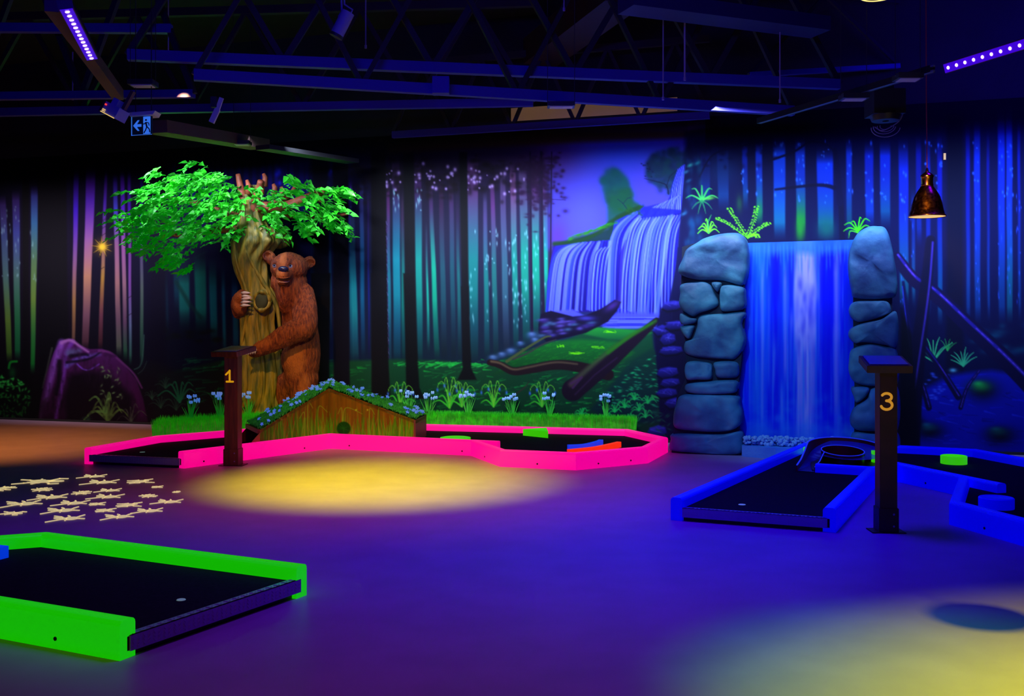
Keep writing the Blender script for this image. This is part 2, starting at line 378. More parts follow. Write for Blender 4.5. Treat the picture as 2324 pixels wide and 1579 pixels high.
    # big dark trunks
    def trunk(xa, xb, xc, xd, yt, yb, c=(3, 0, 12), soft=4):
        C.poly([(xa, yt), (xb, yt), (xb+(xd-xb)*0.5-1, (yt+yb)/2), (xd, yb-25), (xd+12, yb), (xc-12, yb), (xc, yb-25), (xa+(xc-xa)*0.5+1, (yt+yb)/2)], c, 0.97, soft)
    trunk(842, 874, 843, 884, 340, 925); trunk(915, 938, 922, 950, 345, 905, (3, 2, 16)); trunk(1042, 1060, 1050, 1068, 345, 862, (3, 2, 16))
    trunk(755, 790, 757, 792, 350, 900, (3, 0, 22)); trunk(706, 748, 712, 745, 345, 900, (4, 1, 26), 12); trunk(85, 150, 90, 158, 380, 930, (3, 0, 10)); trunk(336, 385, 336, 374, 360, 900, (5, 0, 26), 14); trunk(50, 66, 52, 66, 400, 900, (3, 0, 8))
    for i in range(34):
        y = 500+i*11+rn.uniform(-3, 3); C.stroke([(876+(y-500)*0.016, y), (878+(y-500)*0.017, y+8)], 1.5, (80, 30, 110) if i % 3 else (110, 90, 170), 0.6, 1.2)
    # slim pines at the edge of the sky
    C.poly([(1246, 340), (1330, 318), (1560, 300), (1640, 320), (1600, 420), (1545, 470), (1470, 520), (1390, 545), (1262, 560), (1246, 560)], (70, 60, 210), 0.9, 26, (70, 60, 200))
    C.blob(1420, 345, 110, 50, (40, 70, 235), 0.75); C.blob(1330, 470, 50, 80, (80, 80, 225), 0.55); C.blob(1500, 400, 60, 40, (80, 60, 220), 0.6)
    C.blob(1262, 350, 60, 60, (70, 30, 110), 0.7); C.blob(1265, 540, 24, 40, (80, 30, 120), 0.6)
    for (x, xb, wd) in [(1203, 1208, 5), (1228, 1234, 7), (1252, 1248, 4)]:
        C.stroke([(x, 345), (xb, 760)], wd*0.7, (22, 8, 44), 0.9, 2, wd)
    for i in range(190):
        x = rn.gauss(1228, 26); y = rn.gauss(410, 38)
        if y < 345 or x > 1290 or x < 1170: continue
        C.blob(x, y, rn.uniform(3, 9), rn.uniform(2, 6), (32, 8, 50), 0.7)
    C.stroke([(1250, 452), (1284, 454)], 1.6, (30, 8, 50), 0.8, 1.2)
    # band of cast light and shade painted in above the trees
    C.poly([(880, 322), (1300, 296), (1600, 296), (1600, 312), (1330, 322), (1180, 330), (880, 346)], (60, 40, 18), 0.8, 12)
    C.poly([(1200, 300), (1560, 300), (1600, 282), (1600, 270), (1200, 296)], (60, 20, 110), 0.8, 12)
    # far hill tree and crown near the fall
    for i in range(150):
        a = rn.uniform(0, 2*math.pi); r_ = math.sqrt(rn.random()); x = 1402+30*r_*math.cos(a); y = 440+55*r_*math.sin(a)
        x += (y-440)*0.28; C.blob(x, y, 9, 9, (8, 64+rn.randint(-8, 10), 78 if y < 430 else 50), 0.6)
    C.poly([(1378, 470), (1400, 440), (1450, 460), (1455, 480), (1400, 520), (1378, 530)], (8, 66, 50), 0.8, 10)
    for i in range(300):
        a = rn.uniform(0, 2*math.pi); r_ = math.sqrt(rn.random()); x = 1530+62*r_*math.cos(a); y = 388+52*r_*math.sin(a)
        C.blob(x, y, 8, 7, (8+rn.randint(0, 8), 22+rn.randint(0, 34), 74), 0.6)
    for i in range(14): C.blob(1468+rn.uniform(-12, 20), 372+rn.uniform(-8, 30), 2, 1.6, (10, 10, 60), 0.9)
    C.stroke(catmull([(1517, 440), (1512, 420), (1490, 412), (1462, 405)], 5), 3, (8, 12, 50), 0.9, 1.5, 1.2); C.stroke([(1512, 425), (1520, 400), (1538, 385)], 2, (8, 12, 50), 0.9, 1.5, 1)
    C.stroke(catmull([(1424, 476), (1414, 462), (1402, 452)], 5), 1.5, (8, 20, 60), 0.9, 1.2, .8); C.stroke([(1414, 462), (1424, 450), (1432, 448)], 1.2, (8, 20, 60), 0.9, 1.2)
    # ---- right hand wood, deep blue
    C.poly([(1556, 300), (2530, 285), (2530, 1085), (1500, 1085), (1500, 720), (1545, 560)], (2, 3, 62), 0.94, 14, (1, 1, 40))
    right = [(1600, 22, 330, 470, (10, 20, 110), (4, 40, 120)), (1640, 26, 320, 480, (10, 25, 120), (6, 50, 120)), (1690, 12, 310, 480, (10, 40, 200), (4, 60, 120)), (1722, 15, 305, 520, (20, 60, 230), (10, 100, 80)), (1768, 28, 305, 545, (14, 70, 240), (8, 90, 140)),
             (1816, 22, 305, 545, (20, 60, 220), (16, 120, 50)), (1872, 38, 330, 545, (14, 60, 230), (8, 84, 110)), (1926, 13, 305, 540, (20, 60, 220), (6, 60, 90)), (1972, 20, 312, 520, (16, 40, 200), (8, 50, 150)),
             (2008, 24, 312, 520, (16, 50, 220), (6, 70, 120)), (2050, 22, 305, 700, (14, 40, 200), (6, 80, 110)), (2072, 8, 420, 700, (6, 40, 140), (6, 70, 110)), (2084, 12, 300, 560, (8, 20, 160), (6, 30, 120)), (2106, 10, 300, 720, (10, 30, 170), (6, 40, 110)),
             (2132, 11, 290, 740, (10, 20, 170), (6, 70, 120)), (2196, 9, 270, 735, (10, 20, 170), (4, 50, 120)), (2217, 14, 260, 735, (14, 50, 210), (4, 50, 120)), (2242, 6, 280, 730, (8, 20, 150), (4, 50, 120)),
             (2272, 16, 240, 735, (14, 50, 220), (4, 50, 120)), (2290, 14, 235, 735, (20, 60, 220), (4, 80, 110)), (2312, 6, 260, 730, (10, 30, 180), (4, 50, 120)), (2350, 20, 250, 735, (14, 50, 210), (4, 50, 120)), (2410, 16, 250, 735, (14, 50, 210), (4, 50, 120)), (2470, 18, 250, 735, (14, 50, 210), (4, 50, 120))]
    for (x, wd, yt, yb, c0, c1) in right:
        S(x, x+2, wd, wd*0.9, yt, yb, [tuple(v*0.4 for v in c0), c0, tuple(v*0.8 for v in c0), tuple((a+b)*0.45 for a, b in zip(c0, c1)), c1, tuple(v*0.8 for v in c1)], 0.92, 4, 40)
    C.blob(1816, 520, 11, 34, (30, 130, 40), 0.85); C.blob(1722, 480, 6, 18, (24, 110, 60), 0.8); C.blob(1678, 462, 8, 22, (30, 90, 50), 0.6); C.blob(1876, 520, 24, 28, (8, 90, 80), 0.7)
    C.blob(1560, 470, 18, 60, (6, 60, 100), 0.5); C.blob(1580, 560, 22, 50, (4, 40, 90), 0.6); C.blob(1640, 385, 40, 40, (10, 50, 110), 0.5)
    for i in range(150):
        x = rn.choice([1690, 1722, 1768, 1816, 1872, 1926, 1972, 2008, 2050, 2106, 2132, 2217, 2272, 2290, 2350, 2410])+rn.uniform(-9, 9); y = rn.uniform(320, 460)
        C.blob(x, y, rn.uniform(1.3, 2.6), rn.uniform(1.5, 6), (60, 120, 255), 0.8)
    for i in range(60):
        x = rn.choice([2050, 2072, 2217, 2272, 2290, 2312])+rn.uniform(-6, 6); y = rn.uniform(440, 700); C.blob(x, y, 1.2, rn.uniform(2, 8), (50, 90, 230), 0.6)
    # branches and leaves at the top of the right wood
    C.stroke(catmull([(1588, 400), (1620, 350), (1690, 330), (1745, 315), (1790, 305)], 6), 4, (3, 2, 50), 0.9, 2, 2)
    C.stroke(catmull([(1745, 365), (1800, 345), (1840, 322), (1880, 330), (1895, 350)], 6), 6, (3, 2, 50), 0.95, 2, 3)
    C.stroke(catmull([(1760, 430), (1850, 420), (1890, 425), (1906, 440), (1912, 540)], 6), 5, (2, 0, 40), 0.9, 3, 14)
    C.stroke(catmull([(1895, 340), (1902, 400), (1906, 460)], 6), 10, (2, 0, 50), 0.9, 4, 16)
    for i in range(120): C.blob(rn.uniform(1560, 1760), rn.gauss(330, 22), rn.uniform(3, 9), rn.uniform(3, 7), (4, 2, 56), 0.6)
    trunk(2148, 2186, 2146, 2188, 260, 960, (2, 0, 34), 10)
    # ---- waterfall in the picture
    fall_lo, fall_hi = (24, 20, 200), (120, 130, 255)
    def fall(outline, lines, seed, base=(24, 30, 205)):
        C.poly(outline, base, 1.0, 3, (30, 20, 170)); q = random.Random(seed)
        (a0, a1, a2), (b0, b1, b2) = lines
        n = int(abs(b2[0]-a2[0])/4.0)
        for i in range(n):
            t = (i+q.uniform(-0.4, 0.4))/max(n-1, 1); f = lambda p, r_: (p[0]*(1-t)+r_[0]*t, p[1]*(1-t)+r_[1]*t)
            p = catmull([f(a0, b0), f(a1, b1), f(a2, b2)], 7); g = q.random()
            c = (96, 108, 250) if g > 0.55 else ((40, 56, 235) if g > 0.36 else (16, 4, 110)); wd = q.uniform(2.0, 6.5)
            C.stroke(p, wd, c, 0.8, 2.2, wd*1.2)
    C.poly([(1255, 560), (1300, 540), (1380, 520), (1400, 490), (1460, 465), (1470, 480), (1390, 560), (1385, 590)], (6, 36, 40), 0.9, 8)
    fall([(1528, 455), (1534, 400), (1545, 378), (1556, 372), (1550, 470), (1545, 545), (1460, 545), (1460, 470)], [((1520, 458), (1500, 480), (1460, 548)), ((1556, 374), (1548, 440), (1543, 560))], 1)
    for k in range(11):
        x = 1524+k*2.2; C.stroke(catmull([(x+14-k*0.6, 385+k*-1.2), (x, 430), (x-2+k*0.3, 478)], 6), 1.6, (110, 120, 255) if k % 2 else (20, 20, 200), 0.9, 1.6)
    for k in range(16):
        x = 1464+k*4.2; y = 478-(k*1.9); C.stroke(catmull([(x+18, y-8), (x+6, y+6), (x, 505 if k < 10 else 480)], 6), 1.8, (100, 110, 255) if k % 3 else (60, 70, 240), 0.9, 1.6)
    C.poly([(1256, 556), (1300, 552), (1385, 545), (1382, 690), (1375, 705), (1240, 712), (1242, 640)], (30, 10, 130), 1.0, 3)
    fall([(1262, 558), (1300, 552), (1384, 545), (1384, 600), (1382, 700), (1240, 708), (1243, 640), (1252, 585)], [((1300, 553), (1258, 585), (1241, 706)), ((1386, 548), (1384, 600), (1381, 700))], 3, (26, 20, 180))
    for k in range(10):
        x = 1350+k*4; C.stroke(catmull([(x+12, 564-k), (x, 580), (x-8, 640), (x-10, 705)], 6), 2.6, (110, 130, 255) if k % 2 else (30, 20, 190), 0.85, 2)
    fall([(1395, 500), (1440, 480), (1470, 490), (1545, 478), (1538, 560), (1530, 640), (1515, 730), (1400, 705), (1380, 690), (1386, 560)], [((1440, 482), (1388, 540), (1382, 690)), ((1545, 480), (1538, 560), (1512, 730))], 5)
    C.poly([(1446, 478), (1462, 500), (1545, 482), (1545, 476), (1460, 470)], (20, 20, 190), 0.9, 3)
    for k in range(17):
        x = 1425+k*6.9; C.stroke(catmull([(x+16, 497-k*0.6), (x-2, 530), (x-18+k*0.5, 620), (x-22+k*0.7, 725)], 6), rn.uniform(1.5, 4.5), (120, 135, 255) if k % 3 else (70, 90, 250), 0.8, 2.4)
    C.poly([(1420, 545), (1404, 580), (1398, 700), (1408, 700), (1414, 590)], (20, 0, 110), 0.7, 4)
    C.stroke(catmull([(1258, 553), (1320, 545), (1370, 520), (1392, 500), (1450, 470)], 6), 9, (14, 50, 20), 0.9, 6)
    for i in range(60):
        t = rn.random(); x = 1290+t*110; C.blob(x, 545-t*38-rn.uniform(0, 6), 5, 2.2, (30, 90+rn.randint(0, 40), 20), 0.6, 1, -0.3)
    for i in range(24): C.blob(rn.uniform(1405, 1460), rn.uniform(465, 490), 4, 3, (20, 70, 20), 0.5)
    # rock face right of the fall
    C.poly([(1555, 370), (1575, 380), (1585, 470), (1560, 540), (1545, 700), (1500, 720), (1515, 700), (1535, 600), (1545, 480)], (4, 2, 60), 0.97, 4)
    for i in range(40): C.blob(rn.uniform(1555, 1590), rn.uniform(360, 640), rn.uniform(3, 8), rn.uniform(5, 16), (8, 40+rn.randint(0, 50), 120), 0.4)
    for (x, y, c) in [(1566, 375, (60, 170, 170)), (1583, 370, (30, 130, 150)), (1557, 390, (50, 120, 170)), (1563, 410, (20, 80, 130)), (1552, 485, (40, 100, 150))]: C.blob(x, y, 8, 4, c, 0.8, 1, -0.5)
    # pool under the fall
    C.poly([(1360, 735), (1400, 708), (1520, 712), (1525, 735), (1460, 748), (1380, 748)], (70, 70, 240), 0.95, 8)
    for i in range(18): C.stroke([(rn.uniform(1365, 1420), 720+i*1.7), (rn.uniform(1450, 1515), 720+i*1.7)], 1.3, rn.choice([(30, 30, 200), (110, 120, 250)]), 0.7, 1.2)
    C.poly([(1250, 706), (1300, 702), (1330, 718), (1300, 725)], (80, 80, 230), 0.9, 5)
    # ---- grass ground in the middle
    C.poly([(700, 822), (800, 818), (900, 815), (1000, 818), (1110, 828), (1180, 800), (1260, 780), (1330, 750), (1480, 745), (1500, 960), (1500, 1085), (330, 1085), (360, 850), (520, 815)], (9, 74, 44), 0.93, 8, (4, 30, 26))
    for i in range(620):
        x = rn.uniform(350, 1500); y = rn.uniform(815, 945)
        if 840 < x < 890 or 918 < x < 955 and y < 900 or 1045 < x < 1072 and y < 862 or 755 < x < 795: continue
        g = rn.random(); c = (14, 150+rn.randint(-40, 50), 64) if x > 700 else (12, 90, 60); L = rn.uniform(6, 22)
        C.stroke([(x, y), (x+L, y-rn.uniform(-2, 5))], rn.uniform(1, 3.2), c, 0.35 if g < 0.7 else 0.75, 2.4, 0.6)
    for i in range(40):
        x = rn.uniform(900, 1100); C.stroke([(x, 822+rn.uniform(0, 14)), (x+rn.uniform(10, 30), 820+rn.uniform(0, 10))], 2.4, (30, 215, 80), 0.6, 3, 0.8)
    for i in range(160):
        x = rn.uniform(700, 1120); y = rn.uniform(870, 935); C.stroke([(x, y), (x+rn.uniform(4, 14), y-rn.uniform(6, 16))], 1.1, (10, 80, 50), 0.4, 1.4, 0.4)
    trunk(842, 874, 843, 886, 620, 928, (3, 0, 12)); trunk(915, 938, 922, 952, 620, 905, (2, 1, 12)); trunk(1046, 1064, 1050, 1070, 650, 862, (3, 2, 16)); trunk(757, 792, 757, 794, 620, 900, (3, 0, 22)); trunk(705, 750, 714, 747, 620, 905, (2, 1, 12))
    # mossy slope, stones and fallen trunks
    C.poly([(1120, 850), (1180, 805), (1250, 775), (1320, 770), (1400, 775), (1440, 800), (1400, 830), (1300, 835), (1180, 835)], (14, 110, 40), 0.9, 8, (8, 60, 30))
    C.poly([(1325, 758), (1350, 742), (1440, 748), (1480, 755), (1440, 772), (1380, 770)], (30, 150, 50), 0.95, 5, (14, 90, 50))
    for i in range(160): 
        x = rn.uniform(1150, 1430); y = rn.uniform(775, 830); C.stroke([(x, y), (x+10, y-3)], 1.5, (20, 150, 30), 0.4, 1.5, 0.5)
    for (x, y, w_) in [(1260, 785, 20), (1340, 788, 32), (1290, 801, 40), (1370, 752, 30)]:
        for k in range(9): C.stroke([(x+rn.uniform(0, w_), y+rn.uniform(-3, 3)), (x+rn.uniform(0, w_), y+rn.uniform(-3, 3))], 1.6, (110, 230, 20), 0.8, 1.5)
    C.poly([(1222, 735), (1228, 712), (1250, 705), (1300, 718), (1330, 715), (1365, 700), (1395, 680), (1410, 685), (1400, 705), (1380, 730), (1330, 755), (1290, 765), (1240, 775), (1222, 755)], (12, 2, 40), 0.97, 3)
    for i in range(42):
        x = rn.uniform(1225, 1350); y = 720+(x-1225)*0.02+rn.uniform(0, 45)
        if y > 770-(x-1225)*0.25: continue
        C.blob(x, y, rn.uniform(6, 13), rn.uniform(2.5, 4.5), rn.choice([(90, 70, 190), (70, 60, 170), (60, 90, 150), (50, 30, 120)]), 0.85, 1, -0.1)
    C.blob(1390, 694, 20, 8, (60, 30, 130), 0.9, 1, -0.6); C.blob(1330, 722, 22, 6, (60, 50, 180), 0.9)
    for (x, y, r_) in [(1208, 760, 13), (1182, 780, 9), (1160, 797, 13), (1140, 805, 11), (1120, 812, 12), (1215, 772, 10)]:
        C.blob(x, y, r_, r_*0.6, (60, 90, 160), 0.9, 1, -0.2); C.blob(x-2, y-3, r_*0.6, r_*0.3, (100, 130, 210), 0.7)
    C.stroke(catmull([(1150, 820), (1195, 790), (1235, 766), (1250, 763)], 6), 7, (70, 80, 50), 0.95, 2, 3)
    C.stroke(catmull([(1165, 815), (1200, 800), (1230, 782), (1262, 770)], 6), 4, (60, 44, 60), 0.9, 2, 2)
    C.stroke(catmull([(1112, 822), (1135, 828), (1165, 842), (1200, 838), (1260, 828), (1310, 832), (1380, 850)], 8), 14, (30, 12, 26), 1.0, 3, 26)
    C.stroke(catmull([(1115, 820), (1135, 824), (1165, 838), (1200, 833), (1260, 822), (1310, 826)], 8), 5, (110, 90, 70), 0.8, 4, 3)
    C.stroke(catmull([(1300, 885), (1360, 840), (1420, 790), (1490, 727)], 8), 50, (24, 6, 34), 1.0, 3, 14)
    C.stroke(catmull([(1296, 872), (1345, 828), (1410, 776), (1488, 728)], 8), 13, (70, 50, 60), 0.9, 8, 6, (40, 110, 30))
    C.stroke(catmull([(1380, 800), (1420, 770), (1480, 733)], 8), 8, (30, 110, 20), 0.8, 6, 3)
    C.stroke([(1296, 870), (1320, 856), (1300, 880)], 5, (70, 30, 90), 0.8, 3); C.stroke([(1305, 895), (1350, 850), (1400, 812)], 3, (60, 30, 80), 0.6, 3)
    C.stroke(catmull([(1150, 918), (1170, 895), (1190, 880), (1200, 867)], 5), 3.5, (60, 36, 44), 0.9, 1.5, 1.6)
    C.stroke([(1430, 838), (1462, 832)], 5, (14, 4, 20), 0.9, 2, 2)
    # leafy patch right of the fallen trunk
    C.poly([(1390, 870), (1430, 820), (1480, 790), (1495, 800), (1495, 960), (1400, 960), (1340, 930)], (6, 50, 46), 0.85, 8, (4, 26, 50))
    for i in range(170):
        x = rn.uniform(1340, 1492); y = rn.uniform(800, 925)
        if y < 960-(x-1300)*0.9: continue
        C.blob(x, y, rn.uniform(3, 6.5), 1.5, (26, 140+rn.randint(0, 60), 110), 0.75, 1, rn.uniform(-0.3, 0.3))
    for (x, y) in [(1418, 918), (1395, 928), (1450, 925), (1470, 908), (1440, 900), (1320, 935), (1380, 945), (1465, 940), (1430, 950)]:
        leaf_tuft(C, x, y+6, 20, 6, (26, 190, 90), (0, 180), 3.5, 0.8, 0.8, int(x))
    C.stroke(catmull([(1480, 898), (1505, 908), (1520, 925), (1528, 945)], 6), 5, (40, 150, 80), 0.9, 2, 2)
    # dark stones beside the rock pillar
    C.poly([(1500, 700), (1545, 680), (1560, 1000), (1500, 1030), (1495, 880), (1485, 760)], (6, 0, 50), 0.96, 5)
    for (x, y, a, b) in [(1525, 693, 22, 10), (1500, 750, 16, 10), (1532, 738, 22, 9), (1515, 770, 16, 12), (1522, 795, 24, 9), (1514, 845, 22, 11), (1520, 868, 20, 9), (1512, 892, 22, 9), (1530, 915, 20, 10), (1490, 980, 20, 12)]:
        k = (x*7+y*3) % 5-2
        pg = [(x-a*1.1, y+b*0.3+k), (x-a*0.7, y-b*0.8), (x+a*0.2, y-b*1.2+k*0.5), (x+a*1.0, y-b*0.9), (x+a*1.15, y+b*0.2), (x+a*0.5, y+b*0.9), (x-a*0.5, y+b*1.2)]
        C.poly([(p[0], p[1]+4) for p in pg], (2, 0, 30), 0.9, 3); C.poly(pg, (52, 44, 205), 0.8, 4, (10, 2, 70))
        for kk in range(5): C.stroke([(x+rn.uniform(-a, a*0.5), y+rn.uniform(-b, 0)), (x+rn.uniform(-a*0.3, a), y+rn.uniform(-b, b*0.4))], 1.6, (90, 84, 240), 0.35, 2)
    for i in range(30): C.blob(rn.uniform(1440, 1520), rn.uniform(930, 990), 7, 2, (20, 90, 70), 0.6, 1, rn.uniform(-0.8, 0.8))
    # ---- neon ferns above the pillars
    neon = (120, 250, 30)
    star_plant(C, 1593, 455, 38, 5, (60, 190, 90), 15, 165, 5); star_plant(C, 1593, 455, 28, 4, (30, 120, 80), 215, 325, 4)
    C.blob(1610, 450, 14, 4, (110, 230, 60), 0.7, 1, -0.2)
    leaf_tuft(C, 1608, 528, 34, 7, (110, 235, 40), (10, 170), 3.4, 0.95, 0.7, 4); C.stroke([(1608, 528), (1606, 505), (1614, 488)], 3, (60, 220, 90), 0.9, 1.4, 1)
    for (ex, ey) in [(1628, 497), (1655, 477), (1717, 472), (1745, 509), (1720, 540)]:
        p = catmull([(1697, 540), ((1697+ex)/2-(4 if ex < 1690 else -4), (545+ey)/2-8), (ex, ey)], 14); C.stroke(p, 2, (100, 220, 30), 0.9, 1.2, 1)
        for k in range(4, len(p), 2):
            px, py = p[k]
            for sgn in (-1, 1):
                C.blob(px+sgn*3.5+rn.uniform(-1, 1), py-3+rn.uniform(-2, 2), 3.4, 2.0, neon, 0.95, 2, sgn*0.7)
    leaf_tuft(C, 1947, 525, 40, 6, (70, 230, 20), (15, 170), 3.6, 0.95, 0.5, 9); C.stroke(catmull([(1947, 528), (1930, 524), (1926, 540)], 5), 3, (90, 230, 40), 0.9, 1.5, 1)
    # ---- the right hand bottom: logs, ferns and stream
    C.poly([(2060, 940), (2100, 880), (2160, 850), (2250, 840), (2530, 880), (2530, 1085), (2040, 1085)], (8, 14, 160), 0.9, 14, (5, 6, 165))
    for i in range(120):
        x = rn.uniform(2080, 2500); y = rn.uniform(850, 1010); C.stroke([(x, y), (x+rn.uniform(10, 40), y+rn.uniform(-3, 8))], rn.uniform(1, 4), rn.choice([(10, 20, 220), (40, 60, 240), (3, 0, 70)]), 0.5, 3, 0.8)
    for i in range(40): C.blob(rn.uniform(2200, 2500), rn.uniform(735, 800), rn.uniform(8, 22), rn.uniform(4, 9), (4, 40+rn.randint(0, 40), 90), 0.5)
    for (x, y, a, b, c) in [(2230, 882, 36, 24, (20, 120, 50)), (2110, 975, 34, 18, (14, 70, 80)), (2270, 985, 36, 20, (10, 60, 60)), (2420, 960, 40, 22, (10, 70, 60)), (2083, 955, 12, 16, (20, 90, 90))]:
        C.blob(x, y+4, a*1.1, b*1.1, (2, 2, 24), 0.95); C.blob(x-4, y-6, a*0.7, b*0.55, c, 0.95); C.blob(x-10, y-12, a*0.35, b*0.25, tuple(min(255, v*1.6) for v in c), 0.7)
    for i in range(22): C.blob(rn.uniform(2095, 2170), rn.uniform(840, 910), 5, 2.2, (60, 90, 230), 0.7)
    leaf_tuft(C, 2118, 820, 58, 8, (60, 190, 110), (35, 150), 4, 0.9, -0.1, 2); leaf_tuft(C, 2186, 830, 42, 8, (50, 170, 110), (30, 150), 4, 0.9, -0.1, 3); leaf_tuft(C, 2150, 795, 28, 5, (40, 160, 70), (30, 120), 3, 0.8, -0.1, 6)
    C.blob(2163, 840, 9, 5, (100, 190, 220), 0.8)
    def log(p, w0, w1, seed):
        C.stroke(catmull(p, 8), w0, (6, 0, 46), 1.0, 3, w1); q = random.Random(seed)
        up = [(a+w0*0.12, b-w0*0.26) for a, b in p]; C.stroke(catmull(up, 8), w0*0.22, (40, 24, 150), 0.75, 3, w1*0.2)
        cp = catmull(up, 12)
        for k in range(0, len(cp)-2, 2):
            if q.random() < 0.6: C.stroke([cp[k], cp[k+2]], w0*0.12, (110, 70, 210), 0.7, 2, 1)
    log([(2035, 585), (2075, 635), (2120, 665), (2200, 740), (2275, 810), (2340, 875), (2440, 980)], 26, 46, 1)
    log([(2085, 770), (2130, 830), (2175, 900)], 10, 16, 5); log([(2080, 850), (2095, 880), (2108, 925)], 9, 14, 6); log([(2222, 842), (2195, 880), (2180, 925)], 5, 10, 8)
    C.stroke(catmull([(2112, 545), (2105, 620), (2095, 700), (2085, 790), (2075, 900), (2068, 1010)], 8), 22, (4, 0, 36), 1.0, 4, 40)
    C.stroke(catmull([(2117, 550), (2110, 640), (2100, 720), (2088, 800), (2076, 880)], 8), 4, (80, 50, 190), 0.75, 4, 3)
    C.stroke(catmull([(2050, 640), (2058, 700), (2066, 760), (2072, 860)], 8), 6, (6, 2, 60), 0.95, 3, 12); C.stroke(catmull([(2048, 650), (2056, 720), (2066, 790)], 6), 2, (50, 50, 200), 0.8, 2)
    C.poly([(2045, 700), (2070, 760), (2080, 880), (2085, 1010), (2040, 1010)], (1, 0, 20), 0.9, 8)
    # ---- painted undergrowth, left
    C.poly([(300, 850), (345, 820), (400, 840), (520, 820), (580, 830), (600, 965), (300, 970)], (10, 10, 22), 0.8, 16, (18, 0, 18))
    for i in range(80):
        x = rn.uniform(395, 620); y = rn.uniform(815, 915); C.stroke([(x, y), (x+rn.uniform(12, 34), y-rn.uniform(0, 5))], rn.uniform(2, 4), (10, 110+rn.randint(-20, 20), 60), 0.6, 3.5, 1)
    # violet boulder
    bould = [(86, 955), (92, 905), (104, 850), (122, 800), (136, 774), (158, 769), (182, 784), (205, 792), (232, 791), (258, 805), (285, 832), (310, 862), (325, 905), (336, 958)]
    C.poly(bould, (84, 24, 104), 1.0, 3, (40, 4, 44))
    C.poly([(160, 850), (200, 840), (250, 850), (300, 900), (300, 960), (150, 960), (145, 900)], (10, 0, 16), 0.9, 16)
    for (p, w_, c, a) in [([(140, 778), (126, 820), (113, 870), (104, 905)], 16, (110, 60, 160), 0.85), ([(165, 775), (150, 800), (146, 840), (140, 880), (130, 930), (126, 955)], 10, (90, 40, 140), 0.85),
                          ([(140, 778), (160, 772), (185, 788), (200, 798)], 8, (130, 80, 150), 0.9), ([(152, 830), (175, 815), (200, 808), (226, 804)], 11, (80, 60, 150), 0.85), ([(156, 800), (180, 796)], 16, (70, 80, 120), 0.7),
                          ([(152, 822), (200, 815), (230, 798)], 6, (6, 0, 16), 0.8), ([(160, 808), (190, 804), (200, 806)], 8, (8, 0, 20), 0.8), ([(135, 820), (133, 860), (128, 895)], 9, (6, 0, 14), 0.85),
                          ([(225, 796), (250, 800), (280, 825), (305, 850), (322, 880)], 6, (90, 40, 100), 0.8), ([(175, 826), (190, 838), (205, 838), (225, 826)], 4, (100, 60, 190), 0.7), ([(240, 805), (262, 808)], 9, (40, 8, 50), 0.8), ([(290, 850), (312, 900), (322, 940)], 14, (50, 10, 56), 0.7),
                          ([(105, 905), (95, 930), (92, 955)], 7, (50, 30, 60), 0.7), ([(118, 790), (106, 840), (96, 880)], 5, (60, 60, 60), 0.6)]:
        C.stroke(catmull(p, 6), w_, tuple(min(255, v*1.35) for v in c) if max(c) > 40 else c, a, w_*0.6, w_*0.6)
    C.stroke(catmull([(327, 760), (324, 805), (318, 830), (305, 838)], 6), 2.4, (60, 100, 90), 0.8, 2); C.stroke(catmull([(333, 820), (325, 838), (313, 848)], 6), 1.5, (60, 90, 80), 0.7, 1.5)
    leaf_tuft(C, 245, 955, 58, 8, (90, 130, 60), (15, 165), 6, 0.85, 0.9, 12); leaf_tuft(C, 240, 935, 50, 3, (90, 140, 70), (60, 170), 7, 0.9, 0.6, 5); leaf_tuft(C, 297, 958, 46, 5, (70, 80, 70), (30, 150), 4, 0.8, 0.7, 13)
    for i in range(26): C.blob(rn.uniform(228, 282), rn.uniform(822, 910), 4.6, 1.9, (120, 170, 110), 0.85, 1, rn.uniform(0, 3))
    for (x, y, r_) in [(345, 905, 22), (365, 925, 30), (400, 930, 34), (375, 880, 26), (200, 958, 20), (445, 925, 30)]:
        leaf_tuft(C, x, y, r_, 6, (40, 80, 60), (30, 150), 3, 0.6, 0.4, int(x+y))
    leaf_tuft(C, 408, 912, 56, 6, (24, 110, 70), (30, 150), 5, 0.8, 0.6, 77); leaf_tuft(C, 490, 915, 40, 5, (24, 120, 60), (50, 130), 3, 0.7, 0.2, 78)
    for i in range(420):
        x = rn.uniform(92, 330); y = rn.uniform(775, 950)
        top_ = np.interp(x, [92, 122, 136, 158, 205, 232, 285, 325, 336], [905, 800, 774, 770, 792, 792, 832, 905, 958])
        if y < top_+6: continue
        f = max(0.1, 1-(y-top_)/95)*(1.0 if x < 170 else 0.75); g = rn.random()
        C.stroke([(x, y), (x+rn.uniform(-5, 3), y+rn.uniform(8, 24))], rn.uniform(2, 7), (120*f*g+10, 55*f*g, (150*f*g)+12), 0.35, 5, 1.5)
    # green bush, far left
    C.blob(20, 905, 70, 60, (3, 6, 6), 0.95)
    C.stroke(catmull([(20, 835), (24, 822), (38, 820)], 5), 5, (14, 150, 40), 0.9, 3); C.blob(28, 845, 9, 14, (10, 80, 34), 0.8)
    for i in range(190):
        a = rn.uniform(0, 2*math.pi); r_ = math.sqrt(rn.random()); x = 8+62*r_*math.cos(a); y = 905+52*r_*math.sin(a)
        if y > 948: continue
        f = max(0.35, 1-(y-850)/110)*1.3; C.blob(x, y, 4.4, 2.0, (50*f, 190*f, 70*f), 0.85, 1, rn.uniform(0, 3.1))
    for i in range(60): C.blob(rn.uniform(-190, -60), rn.uniform(860, 950), 6, 2.4, (20, 110, 50), 0.7, 1, rn.uniform(0, 3.1))
